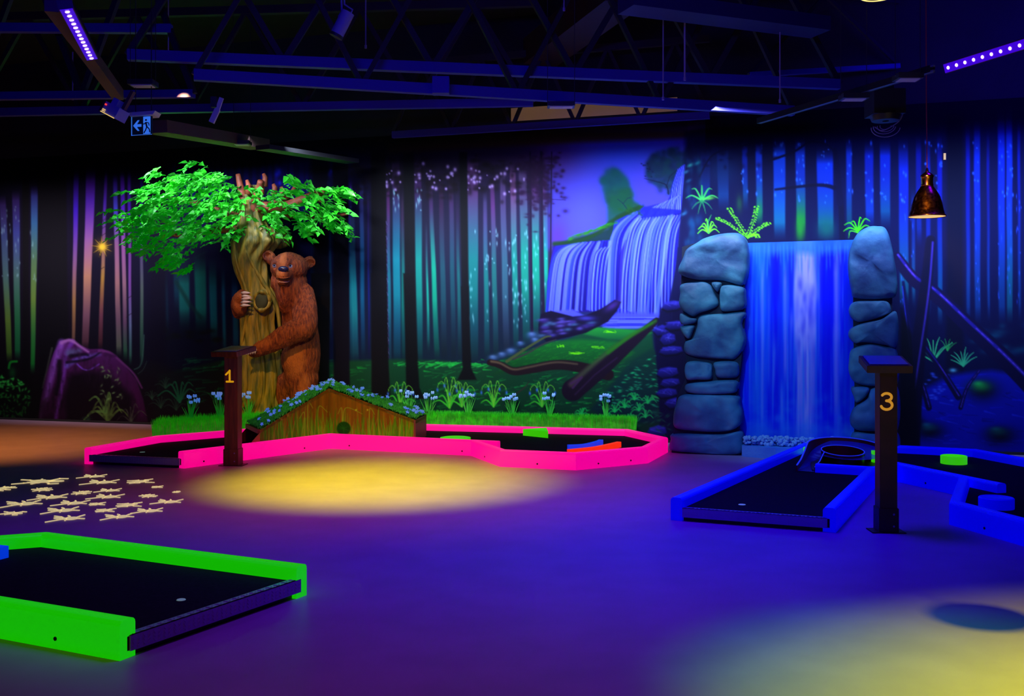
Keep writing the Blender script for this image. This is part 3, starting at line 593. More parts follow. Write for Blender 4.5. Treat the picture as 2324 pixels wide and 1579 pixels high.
    # painted snowbells
    for (x, y, h_, sd) in [(908, 928, 68, 1), (1020, 925, 76, 2), (1048, 922, 60, 5), (1120, 922, 64, 3), (1230, 922, 62, 4)]:
        q = random.Random(sd)
        leaf_tuft(C, x, y, h_*0.62, 5, (60, 190, 50), (30, 150), 4.5, 0.95, 0.5, sd)
        for k, dx in enumerate((-24, -10, 12, 26)):
            hh = h_*(0.95-0.12*abs(k-1.5)); p = catmull([(x, y), (x+dx*0.25, y-hh*0.6), (x+dx*0.65, y-hh), (x+dx, y-hh+4), (x+dx*1.12, y-hh+13)], 6)
            C.stroke(p, 1.8, (110, 200, 60), 0.95, 1.2, 1.2); C.blob(x+dx*1.14, y-hh+18, 3.3, 6.5, (60, 110, 250), 1.0, 2)
    # upper edge darkened, partly shadow put into the paint
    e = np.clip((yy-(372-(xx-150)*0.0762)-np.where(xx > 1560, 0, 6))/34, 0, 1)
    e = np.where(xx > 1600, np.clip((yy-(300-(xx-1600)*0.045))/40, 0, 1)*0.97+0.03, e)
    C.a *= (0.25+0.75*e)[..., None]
    return C

# ------------------------------------------------------------------ materials
M_floor = mat('floor_vinyl', (0.47, 0.30, 0.47, 1), 0.42, noise_amt=0.10, nscale=3.0, bump=0.05, bscale=220, spec=0.12)
M_black = mat('black_paint', (0.012, 0.012, 0.016, 1), 0.9)
M_ceil = mat('ceiling_black', (0.008, 0.008, 0.012, 1), 0.9)
M_upper = mat('upper_wall_paint', (0.012, 0.012, 0.03, 1), 0.9, noise_amt=0.3, nscale=1.5)
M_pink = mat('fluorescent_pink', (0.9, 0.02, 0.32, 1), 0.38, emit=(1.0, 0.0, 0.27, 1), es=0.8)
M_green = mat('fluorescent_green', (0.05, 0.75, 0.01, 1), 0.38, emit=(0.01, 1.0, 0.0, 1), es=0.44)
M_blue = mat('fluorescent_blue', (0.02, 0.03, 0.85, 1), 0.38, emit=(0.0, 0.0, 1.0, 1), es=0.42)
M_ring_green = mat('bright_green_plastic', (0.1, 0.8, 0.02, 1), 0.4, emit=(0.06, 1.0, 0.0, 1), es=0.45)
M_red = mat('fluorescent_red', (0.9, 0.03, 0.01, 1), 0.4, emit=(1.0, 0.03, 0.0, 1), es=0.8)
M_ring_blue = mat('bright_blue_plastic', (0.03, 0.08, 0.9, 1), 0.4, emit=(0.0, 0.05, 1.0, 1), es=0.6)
M_felt = mat('black_felt', (0.016, 0.006, 0.02, 1), 0.95, noise_amt=0.4, nscale=60, spec=0.1)
M_tread = mat('tread_plate', (0.42, 0.30, 0.62, 1), 0.3, metal=0.35, bump=0.1, bscale=60)
M_bolt = mat('gap_black', (0.01, 0.01, 0.01, 1), 0.5)
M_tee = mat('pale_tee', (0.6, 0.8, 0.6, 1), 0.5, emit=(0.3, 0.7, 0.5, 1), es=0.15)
M_wood = mat('red_brown_wood', (0.19, 0.032, 0.012, 1), 0.45, noise_amt=0.5, nscale=5, stretch=(6, 6, 0.6), bump=0.08, bscale=20)
M_wood_dark = mat('dark_wood', (0.09, 0.016, 0.012, 1), 0.5, noise_amt=0.4, nscale=6)
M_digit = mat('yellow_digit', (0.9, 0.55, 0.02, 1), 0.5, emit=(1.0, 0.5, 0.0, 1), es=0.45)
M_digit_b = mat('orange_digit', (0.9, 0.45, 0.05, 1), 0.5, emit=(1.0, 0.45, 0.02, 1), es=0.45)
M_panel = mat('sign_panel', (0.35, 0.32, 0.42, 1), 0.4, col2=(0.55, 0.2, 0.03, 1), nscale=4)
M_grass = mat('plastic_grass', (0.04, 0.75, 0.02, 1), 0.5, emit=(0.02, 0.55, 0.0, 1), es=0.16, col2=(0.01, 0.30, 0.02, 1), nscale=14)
M_soil = mat('dark_box', (0.05, 0.018, 0.012, 1), 0.8)

# ------------------------------------------------------------------ the room
def px_wall(x):
    u = (x-CX)/F_PX; Y = WC/(1-WS*u); return u*Y, Y
def grid_mesh(name, P, C, material):
    """P: (rows, cols, 3) points, C: (rows, cols, 3) linear colours"""
    r, c = P.shape[:2]; me = bpy.data.meshes.new(name)
    idx = np.arange(r*c).reshape(r, c)
    q = np.stack([idx[:-1, :-1], idx[:-1, 1:], idx[1:, 1:], idx[1:, :-1]], -1).reshape(-1, 4)
    me.vertices.add(r*c); me.vertices.foreach_set('co', P.reshape(-1).astype(np.float32))
    me.loops.add(q.size); me.loops.foreach_set('vertex_index', q.reshape(-1).astype(np.int32))
    me.polygons.add(len(q)); me.polygons.foreach_set('loop_start', (np.arange(len(q))*4).astype(np.int32))
    me.update(calc_edges=True)
    at = me.color_attributes.new('paint', 'FLOAT_COLOR', 'POINT')
    col = np.concatenate([C.reshape(-1, 3), np.ones((r*c, 1))], 1).astype(np.float32)
    at.data.foreach_set('color', col.reshape(-1)); me.materials.append(material)
    o = bpy.data.objects.new(name, me); COL.objects.link(o); return o
def paint_material(name, rough=0.75):
    m = bpy.data.materials.new(name); m.use_nodes = True; nt = m.node_tree; b = nt.nodes['Principled BSDF']
    a = nt.nodes.new('ShaderNodeVertexColor'); a.layer_name = 'paint'; nt.links.new(a.outputs[0], b.inputs['Base Color'])
    b.inputs['Roughness'].default_value = rough; b.inputs['Specular IOR Level'].default_value = 0.15
    return m
def to_lin(c, gain):
    c = np.clip(c, 0, 255)/255.0
    c = np.where(c <= 0.04045, c/12.92, ((c+0.055)/1.055)**2.4)*np.asarray(gain)
    return np.clip(c, 0, 0.92)

MURAL = paint_mural()
xs = np.linspace(-185, 2512, 1500); WALL_H = 3.82
wu = (xs-CX)/F_PX; wY = WC/(1-WS*wu); wX = wu*wY
zz = np.linspace(WALL_H, 0, 430)
PX = np.broadcast_to(xs[None], (430, 1500)); PY = HZ+(EYE-zz[:, None])/wY[None]*F_PX
P = np.stack([np.broadcast_to(wX[None], PX.shape), np.broadcast_to(wY[None], PX.shape), np.broadcast_to(zz[:, None], PX.shape)], -1)
MURAL_GAIN = (1.0, 1.0, 0.95)
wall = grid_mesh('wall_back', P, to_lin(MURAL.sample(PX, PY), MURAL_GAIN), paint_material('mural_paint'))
tag(wall, kind='structure', label='long back wall painted with a glowing night forest and waterfall', cat='wall')

XL, XR = float(wX[0]), float(wX[-1])
def wall_frame(X, z, off=0.0):
    p = Vector((X, wallY(X), z)) + WN*off; return p
b = MB(); t = -WN*0.2
b.slab([wall_frame(XL-1.5, WALL_H, -0.0), wall_frame(XR+1.5, WALL_H, 0), wall_frame(XR+1.5, 5.2, 0), wall_frame(XL-1.5, 5.2, 0)], t)
tag(b.build('wall_upper', M_upper), kind='structure', label='plain dark wall above the painted forest', cat='wall')
fl = MB(); fl.box((0, 6.0, -0.05), (18, 20, 0.1)); tag(fl.build('floor', M_floor), kind='structure', label='smooth grey vinyl floor in coloured light', cat='floor')
ce = MB(); ce.box((0, 6.0, 5.25), (18, 20, 0.1)); tag(ce.build('ceiling', M_ceil), kind='structure', label='black roof deck high above the trusses', cat='ceiling')
bb = MB(); bb.slab([wall_frame(XL, 0, 0.0), wall_frame(XR, 0, 0), wall_frame(XR, 0.03, 0), wall_frame(XL, 0.03, 0)], WN*0.01)
tag(bb.build('baseboard_back', M_black), kind='structure')

# ------------------------------------------------------------------ golf lanes
CW, CH, FZ = 0.085, 0.165, 0.09      # kerb width, kerb height, playing surface height
def inset(poly, d):
    """miter-offset an open polyline to its left"""
    out = []
    for i, p in enumerate(poly):
        a = (poly[i]-poly[i-1]).normalized() if i > 0 else None
        c = (poly[i+1]-poly[i]).normalized() if i < len(poly)-1 else None
        n1 = Vector((-a.y, a.x)) if a else None; n2 = Vector((-c.y, c.x)) if c else None
        if n1 is None: n = n2
        elif n2 is None: n = n1
        else:
            n = (n1+n2).normalized(); n = n/max(n.dot(n1), 0.35)
        out.append(p+n*d)
    return out
def curb_run(root, pts, m, name='curb', h=CH, bolts=()):
    """one kerb board per straight stretch, rounded along its top, pts is the outer edge with the lane on the left"""
    pts = [Vector((p[0], p[1])) for p in pts]; inn = inset(pts, CW); r = 0.022
    prof = [(0, 0.0), (0, h-r)] + [((r-r*math.cos(a))/CW, h-r+r*math.sin(a)) for a in (math.pi/6, math.pi/3, math.pi/2)]
    prof += [(1-t_, z) for t_, z in prof[::-1]]
    for i in range(len(pts)-1):
        b = MB(); vs = []
        for (o, n) in ((pts[i], inn[i]), (pts[i+1], inn[i+1])):
            for t_, z in prof: q = o*(1-t_)+n*t_; vs.append((q.x, q.y, z))
        k = len(prof); fs = [(j, j+1, j+1+k, j+k) for j in range(k-1)] + [(k-1, 0, k, 2*k-1), tuple(range(k))[::-1], tuple(range(k, 2*k))]
        b.add(vs, fs); o = b.build(name, m, root)
        if i in bolts:
            d = (pts[i+1]-pts[i]); n = Vector((d.y, -d.x)).normalized(); L = d.length
            ks = [0.5] if L < 0.9 else ([0.3, 0.75] if L < 1.8 else [0.12, 0.8])
            for kk in ks:
                c = pts[i]+d*kk; bb_ = MB(); q = Vector((n.x, n.y, 0)); 
                bb_.tube([Vector((c.x, c.y, 0.045))-q*0.002, Vector((c.x, c.y, 0.045))+q*0.004], 0.009, 10); bb_.build('bolt', M_bolt, o)
def fairway(root, pts, z0=0.03):
    b = MB(); b.prism([(p[0], p[1]) for p in pts], z0, FZ); return b.build('fairway', M_felt, root)
def tread(root, a, c, inw):
    """checker plate edge between a and c; inw points into the lane"""
    n = Vector((inw[0], inw[1], 0)).normalized(); a = Vector((a[0], a[1], 0))-n*0.006; c = Vector((c[0], c[1], 0))-n*0.006; d = (c-a).normalized(); L = (c-a).length
    b = MB(); b.slab([a+Vector((0, 0, 0.028)), c+Vector((0, 0, 0.028)), c+Vector((0, 0, FZ+0.004)), a+Vector((0, 0, FZ+0.004))], n*0.012)
    b.slab([a+Vector((0, 0, FZ+0.001)), c+Vector((0, 0, FZ+0.001)), c+n*0.05+Vector((0, 0, FZ+0.001)), a+n*0.05+Vector((0, 0, FZ+0.001))], (0, 0, 0.003))
    k = int(L/0.028)
    for i in range(k):
        s_ = a+d*(L*(i+0.5)/k); sg = 1 if i % 2 else -1
        for z in (0.045, 0.062, 0.079):
            p = s_+Vector((0, 0, z))-n*0.001; e = (d*sg+Vector((0, 0, 1))).normalized()*0.008
            b.bar(p-e, p+e, 0.004, 0.004)
        for q in (0.015, 0.035):
            p = s_+n*q+Vector((0, 0, FZ+0.005)); e = (d*sg+n).normalized()*0.009; b.bar(p-e, p+e, 0.004, 0.003)
    o = b.build('threshold_plate', M_tread, root, label='ribbed metal edge plate')
    g = MB(); g.slab([a+n*0.03, c+n*0.03, c+n*0.03+Vector((0, 0, 0.028)), a+n*0.03+Vector((0, 0, 0.028))], n*0.02); g.build('gap_strip', M_bolt, root)  # black strip stands for the dark gap under the plate
def V2(v): return Vector((v[0], v[1]))

# pink lane
pink = tag(empty('minigolf_lane', (-1.3, 10.9, 0)), 'long pink-kerbed minigolf lane with black surface in front of the hedge', 'minigolf lane')
A, B, C_, D_, E_, G_, H_ = [V2(G(*p)) for p in ((417, 1063), (750, 1018), (1069, 1034), (1134, 1059), (1307, 1067), (1471, 1051), (1516, 1026))]
K_ = V2(G(1428, 973, CH)); I_ = V2(G(955, 961, CH)); Mk = V2(G(352, 988, CH)); N_ = V2(G(191.6, 1052.6))
CR = Vector((-2.24, 12.98))
Cx = C_+(C_-B).normalized()*0.30
curb_run(pink, [A, B, Cx], M_pink, bolts=(0, 1))
curb_run(pink, [C_-(C_-D_)*-0.0, D_, E_, G_, H_, K_, I_, CR, Mk, N_], M_pink, bolts=(0, 1, 2))
ins = inset([C_, D_, E_, G_, H_, K_, I_, CR, Mk, N_], 0.04); ins2 = inset([A, B, C_], 0.04)
fairway(pink, ins + ins2[:2])
e = (A-N_).normalized(); tread(pink, N_+e*0.06, A-e*0.045, (e.y*-1, e.x))
t = MB(); q = G(323, 1026, FZ); t.lathe([(0, 0.003), (0.025, 0.003), (0.027, 0)], (q.x, q.y, FZ), 16); t.build('tee_marker', M_tee, pink)

# blue lane
blue = tag(empty('minigolf_lane', (3.4, 8.6, 0)), 'blue-kerbed minigolf lane in front of the rock waterfall', 'minigolf lane')
bN = V2(G(1522, 1180)); bK = V2(G(1828, 1001, CH)); b1 = V2(G(2034, 1009, CH)); b2 = V2(G(2218, 1018, CH)); b3 = V2(G(2324, 1037, CH)); b4 = Vector((5.05, 8.2)); 
f0 = V2(G(1897, 1209)); f1 = Vector((3.13, 8.80)); f2 = V2(G(2040, 1094)); f3 = V2(G(2263, 1097, CH)); fm = f2+(f3-f2)*0.64
o1 = V2(G(2154, 1190)); o2 = V2(G(2324, 1240)); o3 = o2+(o2-o1)*1.2
curb_run(blue, [f0, f1, f2, f3], M_blue, bolts=(2,))
curb_run(blue, [fm, o1, o2, o3], M_blue, bolts=(1,))
curb_run(blue, [b4, b3, b2, b1, bK, bN], M_blue)
c0 = V2(G(1850, 1072, FZ)); c1 = f1+Vector((-0.03, 0.02)); curb_run(blue, [c0, c1], M_blue, 'cross_curb')
A1 = inset([f0, f1, f2, fm, o1, o2, o3], 0.04); A2 = inset([b4, b3, b2, b1, bK, bN], 0.04)
fairway(blue, A1 + [Vector((5.0, 5.4))] + A2)
e = (f0-bN).normalized(); tread(blue, bN+e*0.06, f0-e*0.055, (-e.y, e.x))
t = MB(); q = G(1684, 1145, FZ); t.lathe([(0, 0.003), (0.025, 0.003), (0.027, 0)], (q.x, q.y, FZ), 16); t.build('tee_marker', M_tee, blue)

# green lane
green = tag(empty('minigolf_lane', (-2.4, 5.0, 0)), 'green-kerbed minigolf lane in the left foreground', 'minigolf lane')
g0 = V2(G(696, 1350)); g1 = V2(G(110, 1205, CH)); g2 = Vector((-4.3, 5.45)); n0 = V2(G(272, 1500)); n1 = n0+(V2(G(0, 1449))-n0)*2.6
curb_run(green, [g0, g1, g2], M_green); curb_run(green, [n1, n0], M_green, bolts=(0,))
fairway(green, inset([g0, g1, g2], 0.04)+inset([n1, n0], 0.04))
e = (g0-n0).normalized(); tread(green, n0+e*0.05, g0-e*0.05, (-e.y, e.x))
t = MB(); q = G(411, 1361, FZ); t.lathe([(0, 0.003), (0.02, 0.003), (0.022, 0)], (q.x, q.y, FZ), 16); t.build('tee_marker', M_tee, green)

# ------------------------------------------------------------------ the flowery tunnel hill on the pink lane
def face_paint(C):
    """painted meadow on the front of the hill"""
    yy, xx = np.mgrid[C.y0:C.y0+C.H, C.x0:C.x0+C.W].astype(np.float32); q = random.Random(3)
    n = 0.5+0.5*np.sin(xx*0.13+np.sin(xx*0.05)*3+yy*0.01)
    C.a[:] = np.stack([105+26*n, 62+16*n, 14+4*n], -1)
    for i in range(160):
        x = q.uniform(570, 950); C.stroke([(x, 870+q.uniform(0, 60)), (x+q.uniform(-4, 4), 1010)], q.uniform(1, 5), q.choice([(80, 50, 12), (140, 84, 26), (92, 74, 20)]), 0.35, 3)
    for i in range(430):
        x = q.uniform(572, 950); h = q.uniform(14, 52) if i % 4 else q.uniform(40, 78); dx = q.uniform(-10, 10)
        C.stroke(catmull([(x, 1012), (x+dx*0.3, 1000-h*0.5), (x+dx, 995-h)], 5), q.uniform(2, 4.5), q.choice([(40, 130, 10), (70, 160, 20), (60, 120, 10), (110, 150, 40)]), 0.75, 1.4, 0.5)
    for (x, y, dx) in [(700, 912, 10), (725, 921, 18), (775, 925, -8), (786, 925, 36), (840, 926, 10), (862, 922, 20), (690, 935, -10), (905, 935, -10)]:
        C.stroke(catmull([(x, 1000), (x-dx*0.2, y+30), (x, y), (x+dx, y+14)], 7), 2.2, (130, 160, 50), 0.85, 1.3, 1.0)
    for (x, y) in [(808, 930), (834, 930)]: C.blob(x, y, 2.4, 3.2, (190, 210, 60), 0.9, 2, 0.5)
    C.blob(780, 972, 16, 16, (8, 60, 10), 0.97, 4)
    for i in range(30):
        a = q.uniform(0, 6.3); C.stroke([(780, 972), (780+15*math.cos(a), 972+15*math.sin(a))], 1.5, (20, 90, 20), 0.5, 1.3, .5)
hill = tag(empty('tunnel_hill', (-2.0, 11.8, 0)), 'peaked wooden tunnel hill with painted grass front and blue flowers on its green roof', 'tunnel')
fc = inset([A, B, C_+(C_-B)*0.2], 0.115)
def on_line(p, q, x):       # the point of line p-q seen at photo column x
    u = (x-CX)/F_PX; d = q-p; t = (u*p.y-p.x)/(d.x-u*d.y); return p+d*t
hl = on_line(fc[0], fc[1], 590); hl0 = on_line(fc[0], fc[1], 574); hp = on_line(fc[0], fc[1], 735) if False else fc[1]; hr = on_line(fc[1], fc[2], 943)
def zat(p, y): return EYE-(y-HZ)/F_PX*p.y
HF = Canvas(560, 860, 960, 1020); face_paint(HF)
z_l, z_p, z_r = zat(hl, 975), zat(hp, 881), zat(hr, 953)
def facade(p, q, zp, zq, name):
    n = 170; m = 110; P = np.zeros((m, n, 3)); 
    for j in range(n):
        t = j/(n-1); c = p*(1-t)+q*t; zt = zp*(1-t)+zq*t
        for i in range(m): P[i, j] = (c.x, c.y, zt+(0.10-zt)*i/(m-1))
    X, Y, Z = P[..., 0], P[..., 1], P[..., 2]
    col = to_lin(HF.sample(CX+X/Y*F_PX, HZ+(EYE-Z)/Y*F_PX), (1.5, 1.5, 1.0))
    inv = np.array([hill.location.x, hill.location.y, 0]); o = grid_mesh(name, P-inv, col, PAINT); o.parent = hill; return o
PAINT = paint_material('painted_board', 0.6)
z_0 = zat(hl0, 1000)+0.0
o = facade(hl, hp, z_l, z_p, 'front_panel'); facade(hp, hr, z_p, z_r, 'front_panel')
# roof, walls behind the fronts
depth = 0.85
def back(p, q, d): n = Vector((-(q-p).y, (q-p).x)).normalized(); return p+n*d
rl = Vector((hl.x-0.29, hl.y+0.62)); rp = Vector((-2.27, 12.72)); rr = Vector((hr.x+0.06, hr.y+0.72))
M_roofg = mat('roof_moss', (0.05, 0.5, 0.06, 1), 0.7, col2=(0.02, 0.22, 0.03, 1), nscale=16, bump=0.8, bscale=45, emit=(0.0, 0.3, 0.05, 1), es=0.05)
M_maroon = mat('maroon_board', (0.18, 0.02, 0.02, 1), 0.5)
M_olive = mat('olive_board', (0.36, 0.22, 0.03, 1), 0.5, noise_amt=0.3, nscale=5)
v3 = lambda p, z: Vector((p.x, p.y, z))
b = MB(); b.slab([v3(hl, z_l-0.01), v3(hp, z_p-0.01), v3(rp, z_p-0.01), v3(rl, z_l-0.01)], (0, 0, -0.03)); b.slab([v3(hp, z_p-0.01), v3(hr, z_r-0.01), v3(rr, z_r-0.01), v3(rp, z_p-0.01)], (0, 0, -0.03)); b.build('roof_board', M_olive, hill)
b = MB(); b.slab([v3(rl, FZ), v3(rp, FZ), v3(rp, z_p-0.03), v3(rl, z_l-0.03)], (0.01, -0.02, 0)); b.slab([v3(rp, FZ), v3(rr, FZ), v3(rr, z_r-0.03), v3(rp, z_p-0.03)], (0, -0.02, 0)); b.build('back_panel', M_maroon, hill)
b = MB(); b.slab([v3(hr, FZ), v3(hr, z_r), v3(rr, z_r), v3(rr, FZ)], (-0.02, 0, 0)); b.build('end_board', M_maroon, hill)
# tapering mouth boards on the left
b = MB(); b.slab([v3(hl, z_l+0.005), v3(rl, z_l+0.005), v3(rl, z_l-0.04), v3(hl, z_l-0.04)], (-0.02, -0.02, 0)); b.build('mouth_lintel', M_maroon, hill)
mo = v3(hl, 0)-v3(fc[1]-fc[0], 0).normalized()*0.11; mr = v3(rl, 0)-v3(fc[1]-fc[0], 0).normalized()*0.11
b = MB(); b.slab([v3(hl, z_l-0.03), v3(hl, FZ), v3(mo, FZ), v3(mo, z_l-0.12)], (0.0, -0.012, 0)); b.build('cheek_board', M_olive, hill)
b = MB(); b.slab([v3(rl, z_l-0.03), v3(rl, FZ), v3(mr, FZ), v3(mr, z_l-0.12)], (0.0, -0.012, 0)); b.build('cheek_board', M_maroon, hill)
# mossy roof cover, softly lumpy
def roofgrid(p, q, p2, q2, zp, zq, n=46, m=22):
    P = []; fs = []
    for i in range(m):
        for j in range(n):
            s, t = i/(m-1), j/(n-1); a = p.lerp(q, t); c = p2.lerp(q2, t); r_ = a.lerp(c, s*1.06-0.03); z = zp*(1-t)+zq*t
            e = min(1, 6*min(s+0.08, 1.08-s)); z += 0.012+0.026*e+0.014*noise.noise(Vector((r_.x*14, r_.y*14, 3)))
            P.append((r_.x, r_.y, z))
    for i in range(m-1):
        for j in range(n-1): fs.append((i*n+j, i*n+j+1, (i+1)*n+j+1, (i+1)*n+j))
    k = len(P)
    return P, fs
b = MB(); ra = roofgrid(hl, hp, rl, rp, z_l, z_p); rb = roofgrid(hp, hr, rp, rr, z_p, z_r); b.add(*ra); b.add(*rb)
# short clipped blades on the cover
q = random.Random(5)
for P_ in (ra[0], rb[0]):
    for i in range(3600):
        x, y, z = P_[q.randrange(len(P_))]; x += q.uniform(-.02, .02); y += q.uniform(-.02, .02); a = q.uniform(0, 6.28); dx, dy = 0.006*math.cos(a), 0.006*math.sin(a)
        b.add([(x-dx, y-dy, z-0.012), (x+dx, y+dy, z-0.012), (x+q.uniform(-.01, .01), y+q.uniform(-.01, .01), z+q.uniform(0.006, 0.022))], [(0, 1, 2)])
cover = b.build('roof_cover', M_roofg, hill)
M_petal = mat('blue_petal', (0.16, 0.34, 0.95, 1), 0.5, emit=(0.06, 0.18, 1.0, 1), es=0.35)
M_petal_w = mat('pale_blue_petal', (0.35, 0.55, 0.95, 1), 0.5, emit=(0.1, 0.3, 1.0, 1), es=0.3)
fb = MB()
for k in range(5):
    a = 2*math.pi*k/5; c, s = math.cos(a), math.sin(a)
    fb.add([(0, 0, 0), (0.012*c-0.009*s, 0.012*s+0.009*c, 0.004), (0.024*c, 0.024*s, 0.003), (0.012*c+0.009*s, 0.012*s-0.009*c, 0.004)], [(0, 1, 2, 3)])
fb.ball((0, 0, 0.002), 0.004, 6, 4); fb.tube([(0, 0, -0.03), (0, 0, 0)], 0.0015, 4)
fl0 = fb.build('flower', M_petal); fl0.parent = cover; first = True
for (P_, n) in ((ra[0], 44), (rb[0], 40)):
    for i in range(n):
        x, y, z = P_[q.randrange(len(P_))]; f = fl0 if first else fl0.copy()
        if not first: COL.objects.link(f); f.parent = cover
        first = False; f.location = (x-hill.location.x, y-hill.location.y, z+q.uniform(0.012, 0.035)); f.rotation_euler = (q.uniform(0.1, 1.2), q.uniform(-0.5, 0.5), q.uniform(-1, 1)); sc_ = q.uniform(0.9, 1.35); f.scale = (sc_,)*3

# ------------------------------------------------------------------ grass boxes behind the lane
def planter(front, backp, z0, z1, label, seed, dens=2600):
    """front / backp : polylines left to right"""
    c = front[0]; root = tag(empty('grass_planter', (c.x, c.y, 0)), label, 'planter'); q = random.Random(seed)
    poly = list(front)+list(backp[::-1]); b = MB(); b.prism([(p.x, p.y) for p in poly], 0, z0); b.build('planter_box', M_soil, root)
    vs = []; fs = []
    segs = [(front[i], front[i+1], backp[i], backp[i+1]) for i in range(len(front)-1)]
    for (fa, fb_, ba, bb_) in segs:
        L = (fb_-fa).length; n = int(L*dens)
        for i in range(n):
            t = q.random(); s = q.random()**2.1; p = fa.lerp(fb_, t).lerp(ba.lerp(bb_, t), s); h = (z1-z0)*q.uniform(0.72, 1.06); a = q.gauss(0, 0.5); w_ = q.uniform(0.0018, 0.0042)
            ln = Vector((q.gauss(0, 0.016), q.gauss(0, 0.016))); k = len(vs); dx, dy = w_*math.cos(a), w_*math.sin(a)
            if s < 0.06: ln.y -= abs(q.gauss(0, 0.012))
            m_ = p+ln*0.45; e_ = p+ln*1.3
            vs += [(p.x-dx, p.y-dy, z0-0.01), (p.x+dx, p.y+dy, z0-0.01), (m_.x+dx*1.3, m_.y+dy*1.3, z0+h*0.55), (m_.x-dx*1.3, m_.y-dy*1.3, z0+h*0.55), (e_.x, e_.y, z0+h)]
            fs += [(k, k+1, k+2, k+3), (k+3, k+2, k+4)]
    b = MB(); b.add(vs, fs); o = b.build('grass', M_grass, root); return root
nL = lambda p, q_, d: back(p, q_, d)
lf = [Mk+(CR-Mk).normalized()*0.0, CR, I_+(K_-I_)*0.0]
l0 = on_line(nL(Mk, CR, 0.06), nL(CR, Mk, -0.06), 346); l1 = nL(CR, Mk, -0.06)+Vector((0.02, 0.06))
planter([l0, l1], [l0+Vector((-0.14, 0.62)), Vector((-2.35, 13.32))], 0.15, 0.335, 'short green grass box behind the left end of the pink lane, below the tree', 21)
r0 = Vector((-2.05, 13.06)); r1 = I_+Vector((0, 0.06)); r2 = on_line(I_+Vector((0, 0.07)), K_+Vector((0, 0.07)), 1440)
planter([r0, r1, r2], [r0+Vector((0.02, 0.2)), Vector((r1.x+0.03, wallY(r1.x)-0.10)), Vector((r2.x+0.03, wallY(r2.x)-0.10))], 0.15, 0.325, 'long green grass box along the wall behind the right half of the pink lane', 22)

# clumps of blue flowers standing in the grass
M_stem = mat('flower_stem', (0.06, 0.55, 0.06, 1), 0.5, emit=(0.0, 0.4, 0.02, 1), es=0.08)
def clump(name, base, h, seed, n=6):
    q = random.Random(seed); root = empty(name, base)
    b = MB()
    for i in range(15):
        a = q.uniform(0, 6.28); s_ = q.uniform(0.02, 0.07); e = Vector((base.x+math.cos(a)*s_*1.6, base.y+math.sin(a)*s_*0.8, base.z+h*q.uniform(0.45, 0.75))); p0 = Vector((base.x+math.cos(a)*s_*0.4, base.y, base.z))
        b.tube([p0, (p0+e)/2+Vector((0, 0, 0.01)), e], [0.005, 0.005, 0.001], 4)
    b.build('leaves', M_stem, root)
    for i in range(n):
        a = q.uniform(0, 6.28); s_ = q.uniform(0.02, 0.13); e = Vector((base.x+math.cos(a)*s_, base.y+math.sin(a)*s_*0.5, base.z+h*q.uniform(0.72, 1.0)))
        b = MB(); b.tube([base, (base+e)/2+Vector((0, 0, 0.02)), e], 0.0022, 4); st = b.build('stem', M_stem, root)
        b = MB()
        for k in range(3):
            a2 = 2.1*k+q.uniform(0, 1); c = e+Vector((0.016*math.cos(a2), 0.016*math.sin(a2), -0.012)); b.ball(c, (0.011, 0.011, 0.020), 6, 5)
        b.build('petals', M_petal_w, st)
    return root
spots = [(432, 943, 12.1, 'leftmost small clump of pale blue flowers in the left grass box'), (500, 938, 12.25, 'blue flower clump just left of the wooden number 1 post'), (563, 940, 12.6, 'blue flower clump between the number 1 post and the tree trunk'),
         (928, 926, 12.95, 'blue flower clump peeking over the right slope of the tunnel hill'), (973, 930, 12.75, 'first blue flower clump in the long grass box, right of the tunnel hill'), (1062, 932, 12.7, 'blue flower clump under the tall double snowbell painting'), (1163, 932, 12.6, 'blue flower clump in the middle of the long grass box'),
         (1248, 934, 12.5, 'blue flower clump above the green wedge'), (1375, 936, 12.3, 'rightmost blue flower clump in the long grass box')]
for i, (x, y, Y, lab) in enumerate(spots):
    base = D(x, y, Y); base.z = 0.27; tag(clump('flower_clump', base, 0.30 if i != 1 else 0.34, 40+i, 7), lab, 'flowers', 'blue flower clumps in the grass boxes')

# ------------------------------------------------------------------ the tree
TY = 13.0; TS = TY/F_PX
M_bark = mat('bark', (0.40, 0.27, 0.025, 1), 0.55, col2=(0.11, 0.12, 0.02, 1), nscale=7, stretch=(3.2, 3.2, 0.55), bump=0.55, bscale=12)
M_bark_red = mat('red_bark', (0.42, 0.09, 0.04, 1), 0.6, noise_amt=0.5, nscale=9)
M_hole = mat('knot_hollow', (0.05, 0.06, 0.025, 1), 0.8, noise_amt=0.4, nscale=8)
tree = tag(empty('hugged_tree', D(595, HZ, TY)*1.0), 'sculpted olive-brown tree trunk with bright green leaf crown, hugged by the bear', 'tree'); tree.location = (D(595, HZ, TY).x, TY, 0)
prof = [(985, 592, 74), (960, 592, 64), (930, 592, 53), (890, 594, 47), (850, 594, 44), (810, 591, 43), (770, 587, 40), (735, 584, 37), (705, 584, 38), (685, 588, 39), (660, 584, 34), (640, 579, 33), (615, 571, 36), (590, 566, 38), (565, 572, 46), (548, 578, 52), (530, 578, 42), (510, 572, 32), (485, 568, 25), (465, 568, 21), (440, 572, 18), (420, 578, 10)]
pp = catmull(prof, 4); NR = 96; vs = []; fs = []
